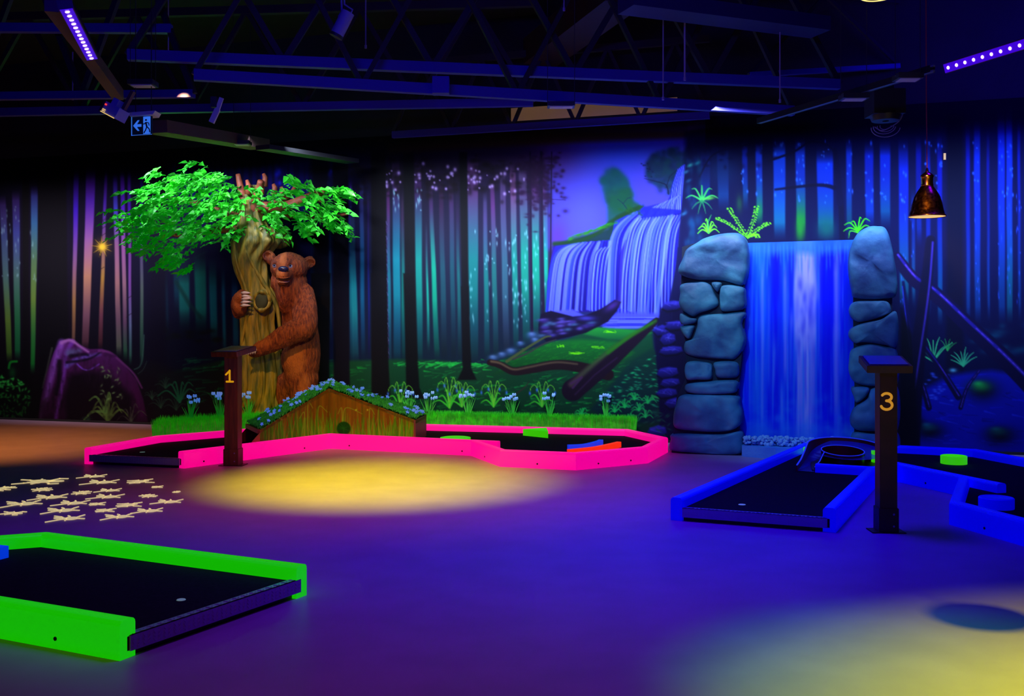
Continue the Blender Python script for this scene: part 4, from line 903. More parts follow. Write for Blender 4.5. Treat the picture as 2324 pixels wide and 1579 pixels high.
for i, (y, cx, hw) in enumerate(pp):
    c = D(cx, y, TY)
    for k in range(NR):
        a = 2*math.pi*k/NR; tw = a*1.0+(y-700)*0.0035+0.35*math.sin(y*0.02); r_ = hw*TS
        rid = 0.085*math.sin(7*tw)+0.05*math.sin(13*tw+1.3+y*0.006)+0.05*noise.noise(Vector((math.cos(a)*2, math.sin(a)*2, y*0.02)))
        if y > 880: rid *= 1+(y-880)*0.012
        r2_ = r_*(1+rid); yd = r2_*math.sin(a)*0.62
        vs.append((c.x+r2_*math.cos(a), TY+yd, c.z))
    # ring faces
for i in range(len(pp)-1):
    for k in range(NR): fs.append((i*NR+k, i*NR+(k+1) % NR, (i+1)*NR+(k+1) % NR, (i+1)*NR+k))
b = MB(); b.add(vs, fs); trunk_o = b.build('trunk', M_bark, tree, smooth=True)
# knot ring with its hollow
kc = D(592, 683, TY-0.22); b = MB(); ring = []
for k in range(33):
    a = 2*math.pi*k/32; ring.append(kc+Vector((0.088*math.cos(a), 0.02+0.05*abs(math.cos(a))**2, 0.115*math.sin(a))))
b.tube(ring, [0.024+0.008*math.sin(k*1.1) for k in range(33)], 10, caps=False); kn = b.build('knot_ring', M_bark, trunk_o, smooth=True)
b = MB(); b.ball(kc+Vector((0, 0.035, 0)), (0.08, 0.03, 0.108), 20, 12); b.build('knot_hollow', M_hole, trunk_o, smooth=True)
# bulging flow of bark around the knot and up to the left fork
for P_, r_ in ([[(640, 800), (636, 740), (628, 690), (600, 640), (578, 600), (560, 560)], 0.03], [[(546, 820), (556, 760), (566, 720), (574, 700), (560, 650), (543, 600), (536, 560)], 0.028], [[(600, 940), (606, 860), (600, 800), (590, 740), (590, 710)], 0.026], [[(560, 940), (572, 880), (570, 800), (574, 740)], 0.024], [[(626, 930), (622, 860), (618, 800)], 0.022]):
    pts = []
    for (x, y) in P_:
        cx = np.interp(y, [p[0] for p in prof[::-1]], [p[1] for p in prof[::-1]]); hw = np.interp(y, [p[0] for p in prof[::-1]], [p[2] for p in prof[::-1]])
        u = max(-0.95, min(0.95, (x-cx)/hw)); pts.append(D(x, y, TY)+Vector((0, -0.60*hw*TS*math.sqrt(1-u*u), 0)))
    pts = [Vector(p) for p in catmull([tuple(p) for p in pts], 6)]
    b = MB(); b.tube(pts, [r_*(0.35+0.65*math.sin(math.pi*(i+0.5)/len(pts))) for i in range(len(pts))], 10); b.build('bark_ridge', M_bark, trunk_o, smooth=True)
# branches
br = [([(568, 500), (552, 450), (540, 395)], .075, .03, 0.0), ([(575, 480), (592, 440), (600, 415)], .07, .035, -.1), ([(590, 540), (625, 530), (636, 548)], .10, .13, 0.1), ([(580, 470), (650, 470), (710, 450), (745, 440)], .08, .03, -.1),
      ([(560, 500), (500, 480), (430, 456), (370, 445)], .07, .012, .04), ([(560, 520), (490, 520), (400, 530), (340, 525)], .06, .012, .12), ([(600, 470), (650, 445), (668, 405)], .05, .02, .1), ([(600, 480), (700, 490), (780, 480)], .05, .015, .15)]
for P_, ra_, rb_, dy in br:
    pts = [Vector(p) for p in catmull([tuple(D(x, y, TY)+Vector((0, dy*i, 0))) for i, (x, y) in enumerate(P_)], 5)]
    b = MB(); b.tube(pts, [ra_+(rb_-ra_)*i/(len(pts)-1) for i in range(len(pts))], 12); b.build('branch', M_bark_red if P_[0][0] not in (590,) else M_bark, tree, smooth=True)
for (x, y, h) in [(593, 430, .12), (600, 412, .1), (622, 432, .08), (640, 440, .09), (562, 430, .12), (706, 452, .12), (728, 448, .13)]:
    p = D(x, y, TY-0.12); b = MB(); b.tube([p-Vector((0, 0, 0.06)), p+Vector((0.01, 0, h*0.5)), p+Vector((-0.01, 0, h))], [.04, .034, .02], 8); b.build('branch_stub', M_bark_red, tree, smooth=True)
# leaves
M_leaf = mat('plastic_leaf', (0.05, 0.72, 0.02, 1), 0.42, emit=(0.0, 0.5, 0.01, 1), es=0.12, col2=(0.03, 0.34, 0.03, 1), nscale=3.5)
OUT = [(268, 512), (300, 497), (322, 478), (330, 440), (345, 428), (362, 395), (385, 382), (430, 388), (462, 378), (486, 372), (520, 388), (552, 420), (600, 436), (650, 440), (656, 402), (672, 392), (684, 420), (712, 412), (760, 418), (803, 430), (815, 448), (782, 458), (778, 480), (790, 512), (765, 526), (738, 505), (700, 520), (650, 545), (620, 520), (560, 535), (520, 562), (508, 545), (480, 545), (440, 548), (425, 575), (430, 598), (412, 606), (385, 585), (378, 560), (338, 574), (335, 548), (300, 548), (318, 522), (290, 520)]
def inside(x, y, P_):
    c = False
    for i in range(len(P_)):
        (ax, ay), (bx, by) = P_[i], P_[(i+1) % len(P_)]
        if (ay > y) != (by > y) and x < (bx-ax)*(y-ay)/(by-ay)+ax: c = not c
    return c
q = random.Random(9); vs = []; fs = []; tw = []
def leaf(p, d, size, roll):
    d = d.normalized(); s_ = d.cross(Vector((0, 0, 1))); s_ = s_.normalized() if s_.length > .05 else Vector((1, 0, 0)); n = s_.cross(d); s2 = s_*math.cos(roll)+n*math.sin(roll); n2 = s2.cross(d)
    k = len(vs); w_ = size*0.36
    pts = [p, p+d*size*0.30+s2*w_+n2*0.1*size, p+d*size*0.62+s2*w_*0.62+n2*0.05*size, p+d*size-n2*size*0.12, p+d*size*0.62-s2*w_*0.62+n2*0.05*size, p+d*size*0.30-s2*w_+n2*0.1*size, p+d*size*0.5-n2*size*0.04]
    vs.extend(pts); fs.extend([(k, k+1, k+6), (k+1, k+2, k+6), (k+2, k+3, k+6), (k+3, k+4, k+6), (k+4, k+5, k+6), (k+5, k, k+6)])
cnt = 0
while cnt < 400:
    x = q.uniform(262, 820); y = q.uniform(370, 610)
    if not inside(x, y, OUT): continue
    dens = 1.0 if x < 560 else (0.78 if x < 640 else 0.66)
    if q.random() > dens: continue
    dep = q.uniform(-0.62, 0.35); dep = min(dep, wallY(D(x, y, TY).x)-TY-0.28); p = D(x, y, TY)+Vector((0, dep, 0)); cnt += 1
    # a twig with alternating leaves, drooping outwards
    out = Vector((x-575, 0, 0)).normalized()*q.uniform(0.3, 1.0)+Vector((q.uniform(-.5, .5), -0.6+q.uniform(-.6, .5), q.uniform(-0.75, 0.25)))
    out.normalize(); L = q.uniform(0.12, 0.26); n = q.randint(5, 8); e = p+out*L+Vector((0, 0, -0.05)); tw.append((p, p+out*L*0.55, e))
    for i in range(n):
        t = (i+0.5)/n; c = p.lerp(e, t); sd = 1 if i % 2 else -1
        d = out*0.6+out.cross(Vector((0, 0, 1)))*sd*0.8+Vector((q.uniform(-.4, .4), q.uniform(-.5, .2), q.uniform(-.5, .35))); leaf(c, d, q.uniform(0.075, 0.125), q.uniform(-0.9, 0.9))
b = MB(); b.add(vs, fs); b.build('foliage', M_leaf, tree)
b = MB()
for t3 in tw: b.tube(t3, [0.005, 0.004, 0.002], 4, caps=False)
b.build('twig_tangle', M_stem, tree)

# ------------------------------------------------------------------ the bear
BY = 13.0; BS = BY/F_PX
def E(x, y, d=0.0): return D(x, y, BY-d)     # d metres towards the camera
M_fur = mat('bear_fur', (0.38, 0.075, 0.018, 1), 0.6, col2=(0.12, 0.014, 0.010, 1), nscale=9, stretch=(5, 5, 1.1), bump=0.9, bscale=26)
M_muzzle = mat('light_fur', (0.50, 0.14, 0.045, 1), 0.6, col2=(0.38, 0.08, 0.025, 1), nscale=8, stretch=(4, 4, 1), bump=0.3, bscale=30)
M_nose = mat('dark_blue_nose', (0.015, 0.015, 0.09, 1), 0.25)
M_claw = mat('silver_claw', (0.75, 0.6, 0.7, 1), 0.25)
M_eye = mat('eye_white', (0.25, 0.3, 0.6, 1), 0.12); M_pupil = mat('pupil', (0.005, 0.005, 0.02, 1), 0.1)
M_lip = mat('pale_lip', (0.6, 0.3, 0.3, 1), 0.35); M_mouth = mat('mouth_line', (0.03, 0.005, 0.008, 1), 0.6)
body = MB()
def chain(pts, rs, flat=1.0):
    pts = [np.array(list(p)+[r]) for p, r in zip(pts, rs)]; cs = catmull(pts, 7)
    for c in cs: body.ball((c[0], c[1], c[2]), (c[3], c[3]*flat, c[3]), 14, 10)
# trunk of the body, hips and legs
chain([E(672, 700, .05), E(680, 740, 0), E(686, 790, 0.02), E(684, 835, 0.03), E(676, 870, 0)], [.19, .22, .23, .225, .20])
body.ball(E(672, 815, .10), (.19, .16, .26), 16, 12)
chain([E(690, 860, .05), E(686, 905, .08), E(675, 945, .05), E(670, 975, .04)], [.19, .155, .125, .12]); chain([E(650, 870, -.02), E(645, 920, 0), E(640, 972, 0)], [.15, .12, .12])
body.ball(E(662, 976, .14), (.13, .18, .06), 14, 10)
# shoulder, upper arm, forearm, paw
chain([E(688, 668, .12), E(692, 705, .22), E(690, 742, .30), E(668, 752, .36), E(640, 766, .40), E(612, 782, .42), E(588, 794, .40)], [.145, .16, .155, .145, .13, .105, .085], 0.85)
chain([E(594, 788, .40), E(580, 798, .36), E(572, 800, .33)], [.09, .075, .055])
# far arm's paw, left of the trunk
chain([E(600, 700, -.1), E(565, 712, -.16), E(546, 702, -.05), E(543, 685, .10), E(550, 672, .2)], [.11, .10, .105, .10, .085])
body.ball(E(546, 690, .10), (.11, .13, .15), 14, 10); body.ball(E(540, 708, .02), (.07, .1, .09), 12, 8)
# neck and head
chain([E(672, 690, .05), E(662, 668, .10), E(655, 645, .14)], [.19, .20, .19])
body.ball(E(656, 607, .16), (.235, .21, .19), 20, 14); body.ball(E(674, 640, .12), (.13, .14, .15), 14, 10); body.ball(E(632, 640, .14), (.10, .12, .14), 14, 10); body.ball(E(655, 588, .17), (.15, .17, .09), 14, 10)
chain([E(648, 618, .26), E(645, 624, .37), E(643, 624, .43)], [.115, .095, .075]); body.ball(E(643, 641, .34), (.075, .10, .045), 14, 10)
chain([E(644, 652, .28), E(644, 675, .26), E(647, 700, .20)], [.08, .085, .07])
chain([E(629, 596, .28), E(624, 598, .27)], [.045, .04]); chain([E(658, 594, .30), E(668, 598, .28)], [.045, .04])
chain([E(617, 590, .08), E(608, 580, .05)], [.07, .078]); chain([E(694, 600, .06), E(703, 594, .03)], [.07, .075])
tmp = body.build('bear', M_fur)
md = tmp.modifiers.new('r', 'REMESH'); md.mode = 'VOXEL'; md.voxel_size = 0.0135
ms = tmp.modifiers.new('s', 'SMOOTH'); ms.factor = 0.6; ms.iterations = 7
dg = bpy.context.evaluated_depsgraph_get(); me = bpy.data.meshes.new_from_object(tmp.evaluated_get(dg)); bpy.data.objects.remove(tmp)
bear = tag(empty('bear_sculpture', (E(675, 900).x, BY, 0)), 'life-size brown bear sculpture standing upright and hugging the tree', 'bear')
co = np.zeros(len(me.vertices)*3, np.float32); me.vertices.foreach_get('co', co); co = co.reshape(-1, 3)
no = np.zeros(len(me.vertices)*3, np.float32); me.vertices.foreach_get('normal', no); no = no.reshape(-1, 3)
hc = np.array(E(646, 612, .3))
for i in range(len(co)):
    x, y, z = co[i]; face = math.exp(-((x-hc[0])**2+(z-hc[2])**2)/0.012)
    n = noise.noise(Vector((x*34+z*6, y*34, z*7)))+0.5*noise.noise(Vector((x*70, y*70, z*16+4)))
    co[i] += no[i]*n*0.0085*(1-0.85*face)
# ear cups pressed into the ears
for (ex, ey) in ((606, 580), (703, 596)):
    c = np.array(E(ex, ey, .14)); d = np.hypot(co[:, 0]-c[0], co[:, 2]-c[2]); front = (co[:, 1] < BY-0.03)
    co[:, 1] += np.where(front & (d < 0.05), (1-(d/0.05)**2)*0.06, 0)
for (ex, ey) in ((624, 604), (660, 605)):
    c = np.array(E(ex, ey, .3)); d = np.hypot(co[:, 0]-c[0], co[:, 2]-c[2]); front = (co[:, 1] < BY-0.1)
    co[:, 1] += np.where(front & (d < 0.035), (1-(d/0.035)**2)*0.03, 0)
inv = np.array(bear.location); me.vertices.foreach_set('co', (co-inv).astype(np.float32).reshape(-1)); me.update()
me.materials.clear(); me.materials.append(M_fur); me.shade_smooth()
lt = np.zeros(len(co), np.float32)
for (x, y, ax, az, dmin, amt) in ((643, 627, .085, .10, .2, 1.0), (646, 590, .05, .11, .2, .8), (668, 820, .14, .22, .05, .75), (690, 880, .07, .2, 0.0, .6), (545, 690, .12, .15, -.2, .6), (605, 575, .06, .05, 0, .6), (703, 590, .06, .05, 0, .6), (600, 775, .16, .07, .2, .35)):  # the leg patch paints a highlight into the fur colour
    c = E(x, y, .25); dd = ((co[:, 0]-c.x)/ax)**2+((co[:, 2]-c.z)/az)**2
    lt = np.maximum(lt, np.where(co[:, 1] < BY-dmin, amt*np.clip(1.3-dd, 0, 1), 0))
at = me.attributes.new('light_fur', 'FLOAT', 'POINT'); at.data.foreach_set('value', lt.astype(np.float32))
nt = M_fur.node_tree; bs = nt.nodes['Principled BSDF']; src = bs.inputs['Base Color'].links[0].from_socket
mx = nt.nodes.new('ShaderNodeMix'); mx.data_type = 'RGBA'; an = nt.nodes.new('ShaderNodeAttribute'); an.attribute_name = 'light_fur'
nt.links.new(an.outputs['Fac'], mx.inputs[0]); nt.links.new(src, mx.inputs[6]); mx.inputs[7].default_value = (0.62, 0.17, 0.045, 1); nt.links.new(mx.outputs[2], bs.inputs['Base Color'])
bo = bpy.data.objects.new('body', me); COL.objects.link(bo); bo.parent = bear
from mathutils.bvhtree import BVHTree
bv = BVHTree.FromPolygons([Vector(v) for v in co], [tuple(p.vertices) for p in me.polygons])
def surf(x, y):
    """where the line of sight through a photo pixel meets the bear"""
    o = Vector((0, 0, EYE)); d = (D(x, y, 10)-o).normalized(); h = bv.ray_cast(o, d); return h[0] if h[0] else E(x, y, .3)
for (x, y) in ((624, 603), (660, 604)):
    p = surf(x, y)+Vector((0, 0.008, 0)); b = MB(); b.ball(p, 0.031, 16, 12); eo = b.build('eye', M_eye, bo, smooth=True)
    b = MB(); b.ball(p+Vector((-0.002, -0.020, 0.004)), (0.018, 0.012, 0.019), 14, 10); b.build('pupil', M_pupil, eo, smooth=True)
    b = MB(); b.tube([Vector(v) for v in catmull([tuple(p+Vector((dx, -0.018+abs(dx)*0.3, 0.010+0.012-abs(dx)*0.6))) for dx in (-0.03, -0.015, 0, 0.015, 0.03)], 4)], 0.006, 8); b.build('eyelid', M_nose, eo, smooth=True)
p = surf(643, 612); b = MB(); b.ball(p+Vector((0, 0.0, 0.008)), (0.066, 0.04, 0.038), 20, 12); b.ball(p+Vector((0, 0.0, -0.018)), (0.04, 0.03, 0.03), 16, 10); b.tube([p+Vector((0.0, -0.01, -0.03)), surf(643, 629)+Vector((0, -.002, 0))], 0.006, 6); b.build('nose', M_nose, bo, smooth=True)
def arc(pts, r, name, m):
    ps = [surf(x, y)+Vector((0, -0.003, 0)) for x, y in pts]; ps = [Vector(v) for v in catmull([tuple(v) for v in ps], 5)]; b = MB(); n = len(ps)
    b.tube(ps, [r*(0.35+0.65*math.sin(math.pi*(i+0.5)/n)) for i in range(n)], 8); return b.build(name, m, bo, smooth=True)
arc([(627, 631), (633, 633), (643, 634), (653, 633), (661, 631)], 0.009, 'mouth', M_mouth); arc([(630, 637), (636, 639.5), (644, 640), (652, 639.5), (657, 637)], 0.012, 'lower_lip', M_lip); arc([(628, 628), (635, 630), (643, 631), (652, 630), (659, 628)], 0.006, 'upper_lip', M_muzzle)
for i in range(5):
    y = 664+i*7.2; a = E(549+1.2*math.sin(i*1.2), y+1, .27); tip = D(572-abs(i-2)*1.5, y+(2-i)*-1.1+ (3 if i < 2 else -2), BY-.33)
    b = MB(); b.tube([a, a.lerp(tip, .35)+Vector((0, -.03, .004)), a.lerp(tip, .75)+Vector((0, -.02, .002)), tip], [.016, .019, .013, .003], 10); b.build('claw', M_claw, bo, smooth=True)
for i in range(5):
    a = E(578-4.4*i+4, 792+2.2*i*(1 if i else 0)-0.5*i, .46); tip = a+Vector((-.012-.004*i, -0.02, -.06+.006*i)); b = MB(); b.tube([a, a.lerp(tip, .5)+Vector((-.006, -.012, 0)), tip], [.013, .013, .003], 8); b.build('claw', M_claw, bo, smooth=True)

# ------------------------------------------------------------------ rock pillars and waterfall board
PO = 1.0                                                  # pillar fronts stand this far in front of the wall
def plane_pt(x, y, off):
    """photo pixel -> point on the plane parallel to the wall, off metres in front of it"""
    c0_ = WC - off*math.sqrt(1+WS*WS); u = (x-CX)/F_PX; Y = c0_/(1-WS*u); return Vector((u*Y, Y, EYE-(y-HZ)/F_PX*Y))
M_rock = mat('painted_rock', (0.07, 0.24, 0.40, 1), 0.6, col2=(0.035, 0.09, 0.24, 1), nscale=3.6, bump=0.35, bscale=14)
M_gap = mat('dark_mortar', (0.01, 0.012, 0.04, 1), 0.9)
def stone(poly, off, root, seed, depth=0.34):
    cx = sum(p[0] for p in poly)/len(poly); cy = sum(p[1] for p in poly)/len(poly)
    cp = catmull([np.array(p) for p in poly], 6, closed=True); n = len(cp); q = random.Random(seed)
    rings = [(1.0, depth), (1.0, 0.10), (0.99, 0.055), (0.96, 0.025), (0.91, 0.006), (0.83, -0.006), (0.72, -0.014), (0.6, -0.020), (0.46, -0.024), (0.32, -0.027), (0.17, -0.028)]
    vs = []; fs = []
    u0 = plane_pt(cx, cy, off); ang = q.uniform(0, 3)
    for k, d in rings:
        for p in cp:
            x = cx+(p[0]-cx)*k; y = cy+(p[1]-cy)*k; v = plane_pt(x, y, off); h = 0.0
            if d < 0.09:
                h = 0.030*noise.noise(v*4.2+Vector((seed, 0, 0)))+0.012*noise.noise(v*13)
                g = math.sin((v.x*math.cos(ang)+v.z*math.sin(ang))*9+seed+2*noise.noise(v*3)); h += -0.018*max(0, g-0.75)*4*(1 if k < 0.9 else 0)
            vs.append(v - WN*(d-h if d >= 0 else d-h))
    v = plane_pt(cx, cy, off)
    vs.append(v - WN*(-0.028-0.03*noise.noise(v*4.2+Vector((seed, 0, 0)))))
    for i in range(len(rings)-1):
        for j in range(n): fs.append((i*n+j, i*n+(j+1) % n, (i+1)*n+(j+1) % n, (i+1)*n+j))
    L = len(vs)-1; b0 = (len(rings)-1)*n
    for j in range(n): fs.append((b0+j, b0+(j+1) % n, L))
    b = MB(); b.add(vs, fs); return b.build('stone', M_rock, root, smooth=True)
def pillar(label, stones, core, off, depth=0.42):
    c = plane_pt(core[0][0], 1010, off); root = tag(empty('rock_pillar', (c.x, c.y, 0)), label, 'pillar')
    pts = [plane_pt(x, y, off-0.07) for x, y in core]
    for p in pts:
        if p.z < 0.02: p.z = 0.002
    b = MB(); b.slab(pts, -WN*depth); b.build('core', M_gap, root)
    for i, s in enumerate(stones): stone(s, off, root, i*7+len(stones), depth-0.02 if False else 0.30)
    return root
SL = [[(1537, 612), (1548, 585), (1556, 565), (1580, 549), (1600, 538), (1635, 529), (1672, 527), (1690, 540), (1698, 572), (1697, 610), (1690, 636), (1680, 648), (1640, 637), (1580, 635), (1545, 624)],
      [(1543, 645), (1575, 638), (1606, 641), (1622, 665), (1630, 690), (1612, 702), (1588, 710), (1570, 718), (1550, 706), (1539, 690), (1541, 665)],
      [(1614, 641), (1637, 642), (1627, 662)],
      [(1640, 647), (1684, 650), (1690, 672), (1688, 700), (1660, 706), (1637, 705), (1632, 688), (1632, 665)],
      [(1543, 711), (1565, 721), (1580, 723), (1576, 733), (1546, 736)],
      [(1543, 740), (1574, 738), (1572, 752), (1562, 769), (1549, 758)],
      [(1588, 716), (1640, 711), (1688, 708), (1684, 735), (1690, 775), (1672, 812), (1640, 815), (1560, 806), (1552, 778), (1570, 768), (1580, 742)],
      [(1558, 822), (1610, 824), (1616, 845), (1612, 861), (1580, 862), (1556, 860)],
      [(1621, 822), (1668, 821), (1677, 838), (1670, 857), (1628, 857), (1621, 840)],
      [(1556, 872), (1600, 866), (1668, 863), (1673, 882), (1662, 893), (1600, 895), (1556, 890)],
      [(1543, 898), (1580, 894), (1668, 898), (1678, 920), (1684, 945), (1674, 970), (1640, 981), (1570, 979), (1530, 972), (1526, 945), (1533, 915)],
      [(1524, 986), (1580, 985), (1640, 986), (1680, 980), (1685, 1002), (1680, 1030), (1630, 1033), (1560, 1028), (1518, 1022), (1519, 1000)]]
pillar('tall left pillar of stacked grey-blue boulders beside the waterfall board', SL, [(1548, 560), (1600, 545), (1684, 545), (1690, 700), (1682, 820), (1672, 900), (1680, 1040), (1524, 1034), (1536, 900), (1560, 850), (1552, 740), (1546, 640)], PO)
SR = [[(1925, 590), (1930, 560), (1945, 530), (1968, 514), (1992, 511), (2012, 518), (2026, 560), (2036, 620), (2037, 662), (2020, 677), (1945, 678), (1932, 655), (1926, 620)],
      [(1927, 700), (1940, 684), (1980, 682), (2012, 683), (2022, 695), (2020, 710), (1985, 724), (1950, 731), (1932, 720)],
      [(1926, 762), (1932, 745), (1960, 732), (2000, 724), (2036, 708), (2038, 786), (2012, 784), (1960, 777), (1940, 779)],
      [(1927, 820), (1935, 792), (1975, 780), (2010, 786), (2037, 796), (2038, 872), (1985, 877), (1945, 871), (1928, 850)],
      [(1934, 880), (1972, 880), (1966, 900), (1945, 915), (1937, 900)],
      [(1980, 882), (2038, 878), (2038, 978), (1985, 980), (1945, 977), (1929, 958), (1940, 925), (1968, 905)],
      [(1935, 986), (1985, 984), (2038, 984), (2040, 1030), (2000, 1055), (1936, 1055)]]
pillar('narrower right pillar of smooth blue boulders, with one tall oval stone on top', SR, [(1940, 560), (1970, 530), (2010, 530), (2024, 600), (2028, 900), (2030, 1062), (1938, 1062), (1940, 900), (1936, 700)], PO)

def paint_fall():
    C = Canvas(1660, 520, 1960, 1020); yy, xx = np.mgrid[C.y0:C.y0+C.H, C.x0:C.x0+C.W].astype(np.float32); q = random.Random(2)
    kx = [1660, 1695, 1712, 1728, 1740, 1762, 1778, 1800, 1812, 1840, 1852, 1870, 1890, 1900, 1915, 1935, 1960]
    kc = [(0, 60, 255), (6, 20, 255), (0, 70, 250), (20, 90, 255), (0, 60, 250), (0, 0, 240), (10, 70, 250), (20, 40, 250), (150, 140, 255), (170, 150, 255), (60, 80, 250), (0, 0, 245), (0, 10, 240), (60, 60, 255), (0, 10, 240), (10, 60, 255), (20, 80, 255)]
    C.a[:] = np.stack([np.interp(xx[0], kx, [c[i] for c in kc]) for i in range(3)], -1)[None]
    for i in range(220):
        x = q.uniform(1680, 1945); y0_ = q.uniform(560, 850); L = q.uniform(80, 300)
        C.streak(x, x+q.uniform(-1, 1), q.uniform(1, 6), q.uniform(1, 6), y0_, y0_+L, [q.choice([(0, 0, 235), (0, 30, 245), (30, 100, 255), (70, 120, 255), (0, 90, 240)])]*2, 0.4, 4, 40)
    for (x, w_, y0_, y1_, c, a) in [(1730, 5, 585, 990, (110, 130, 255), .85), (1757, 4, 700, 900, (90, 120, 255), .7), (1782, 6, 590, 880, (130, 120, 255), .8), (1785, 12, 620, 780, (60, 110, 255), .5), (1826, 46, 590, 800, (185, 165, 255), .85), (1816, 8, 760, 985, (150, 130, 255), .8), (1843, 10, 640, 960, (130, 120, 250), .8), (1850, 4, 600, 800, (170, 150, 255), .6),
                                 (1897, 9, 570, 960, (110, 110, 255), .8), (1897, 18, 730, 780, (130, 130, 255), .7), (1720, 22, 720, 760, (90, 130, 255), .6), (1775, 5, 860, 990, (100, 140, 255), .8), (1715, 20, 800, 960, (20, 100, 240), .5), (1875, 14, 600, 930, (0, 0, 235), .7), (1760, 9, 590, 800, (0, 0, 235), .8), (1745, 7, 860, 980, (0, 0, 235), .7)]:
        C.streak(x, x, w_, w_, y0_, y1_, [c, c], a, 7, 50)
    for i in range(60): C.blob(1826+q.gauss(0, 14), q.uniform(640, 800), 5, q.uniform(8, 30), q.choice([(150, 140, 255), (60, 60, 235)]), 0.35)
    C.poly([(1640, 500), (1990, 500), (1990, 572), (1920, 570), (1860, 578), (1800, 572), (1740, 580), (1640, 572)], (50, 110, 230), 0.8, 18, (30, 90, 240))
    for x in range(1700, 1930, 8): C.streak(x+q.uniform(-4, 4), x, 5, 2, 548, 548+q.uniform(40, 90), [(60, 120, 240), (60, 120, 250)], 0.5, 4, 14)
    for i in range(200):
        y = q.uniform(870, 1000); C.blob(q.uniform(1670, 1945), y, q.uniform(5, 12), q.uniform(4, 12), (50, 130, 255), 0.32*(y-860)/140)
    C.poly([(1640, 965), (1980, 965), (1980, 1040), (1640, 1040)], (50, 120, 240), 0.45, 26)
    return C
wb = tag(empty('waterfall_board', tuple(plane_pt(1810, 1000, PO-0.22)*1.0)), 'bright blue upright board painted as a waterfall, set between two rock pillars', 'waterfall'); wb.location.z = 0
FC = paint_fall(); n_, m_ = 240, 330; P = np.zeros((m_, n_, 3)); aL = plane_pt(1668, 700, PO-0.22); aR = plane_pt(1950, 700, PO-0.22)
for j in range(n_):
    t = j/(n_-1); c = aL.lerp(aR, t); ytop = 552-12*t*0.7; zt = EYE-(ytop-HZ)/F_PX*c.y
    P[:, j, 0] = c.x; P[:, j, 1] = c.y; P[:, j, 2] = np.linspace(zt, 0.0, m_)
X, Y, Z = P[..., 0], P[..., 1], P[..., 2]
cl = to_lin(FC.sample(CX+X/Y*F_PX, HZ+(EYE-Z)/Y*F_PX), (1, 1, 0.95)); inv = np.array(wb.location)
o = grid_mesh('painted_face', P-inv, cl, PAINT); o.parent = wb
b = MB(); b.slab([Vector((aL.x, aL.y, 0))-WN*.004, Vector((aR.x, aR.y, 0))-WN*.004, Vector((aR.x, aR.y, float(P[0, -1, 2]))) -WN*.004, Vector((aL.x, aL.y, float(P[0, 0, 2])))-WN*.004], -WN*0.03); b.build('backing_board', mat('board_edge', (0.15, 0.25, 0.7, 1)), wb)
# foam and ledge at the foot
M_foam = mat('foam', (0.30, 0.46, 0.78, 1), 0.5, bump=0.4, bscale=60); M_ledge = mat('pale_ledge', (0.12, 0.36, 0.78, 1), 0.55, col2=(0.08, 0.25, 0.7, 1), nscale=5, bump=0.2)
ld = [plane_pt(x, y, PO-o_) for x, y, o_ in ((1682, 1000, .2), (1950, 1000, .2), (1950, 1000, -.06), (1682, 1000, .02))]
b = MB(); hz_ = 0.115; b.prism([(p.x, p.y) for p in (ld[0], ld[1])]+[(plane_pt(1950, 1000, PO+.12).x, plane_pt(1950, 1000, PO+.12).y), (plane_pt(1760, 1000, PO+.16).x, plane_pt(1760, 1000, PO+.16).y), (plane_pt(1684, 1000, PO+.03).x, plane_pt(1684, 1000, PO+.03).y)], 0, hz_)
lo = tag(b.build('stone_ledge', M_ledge), 'pale blue low stone ledge at the foot of the waterfall board', 'ledge')
q = random.Random(8); b = MB()
for i in range(620):
    x = q.uniform(1690, 1935); p = plane_pt(x, 1000, PO-0.17+q.uniform(0, 0.17)); r_ = q.uniform(0.012, 0.026); z = hz_+q.uniform(0, 0.075)
    b.ball((p.x, p.y, z+r_*0.5), (r_*q.uniform(.8, 1.3), r_, r_*q.uniform(.6, 1.1)), 7, 5)
fo = b.build('foam', M_foam, None, smooth=True); tag(fo, 'bubbly white-blue foam heap along the foot of the waterfall board', 'foam', kind='stuff')

# ------------------------------------------------------------------ things on the lanes
def ring(x, y, Yr, r, h, m, label, wall_=0.012):
    p = G(x, y, FZ); b = MB(); b.lathe([(r-wall_, 0.002), (r-wall_, h), (r-wall_+0.004, h+0.003), (r, h), (r, 0.002), (r-wall_, 0.002)], (p.x, p.y+r, FZ), 40)
    return tag(b.build('ring_bumper', m, None, smooth=35), label, 'bumper')
ring(2177, 1056, 0, 0.117, 0.075, M_ring_green, 'small glowing green ring bumper standing on the black lane surface')
p = G(2278, 1159, FZ); b = MB(); b.lathe([(0, 0.002), (0.118, 0.002), (0.118, 0.072), (0.112, 0.078), (0.106, 0.074), (0, 0.072)], (p.x, p.y+0.11, FZ), 40); tag(b.build('round_bumper', M_blue, None, smooth=35), 'round solid blue bumper near the right edge of the blue lane', 'bumper')
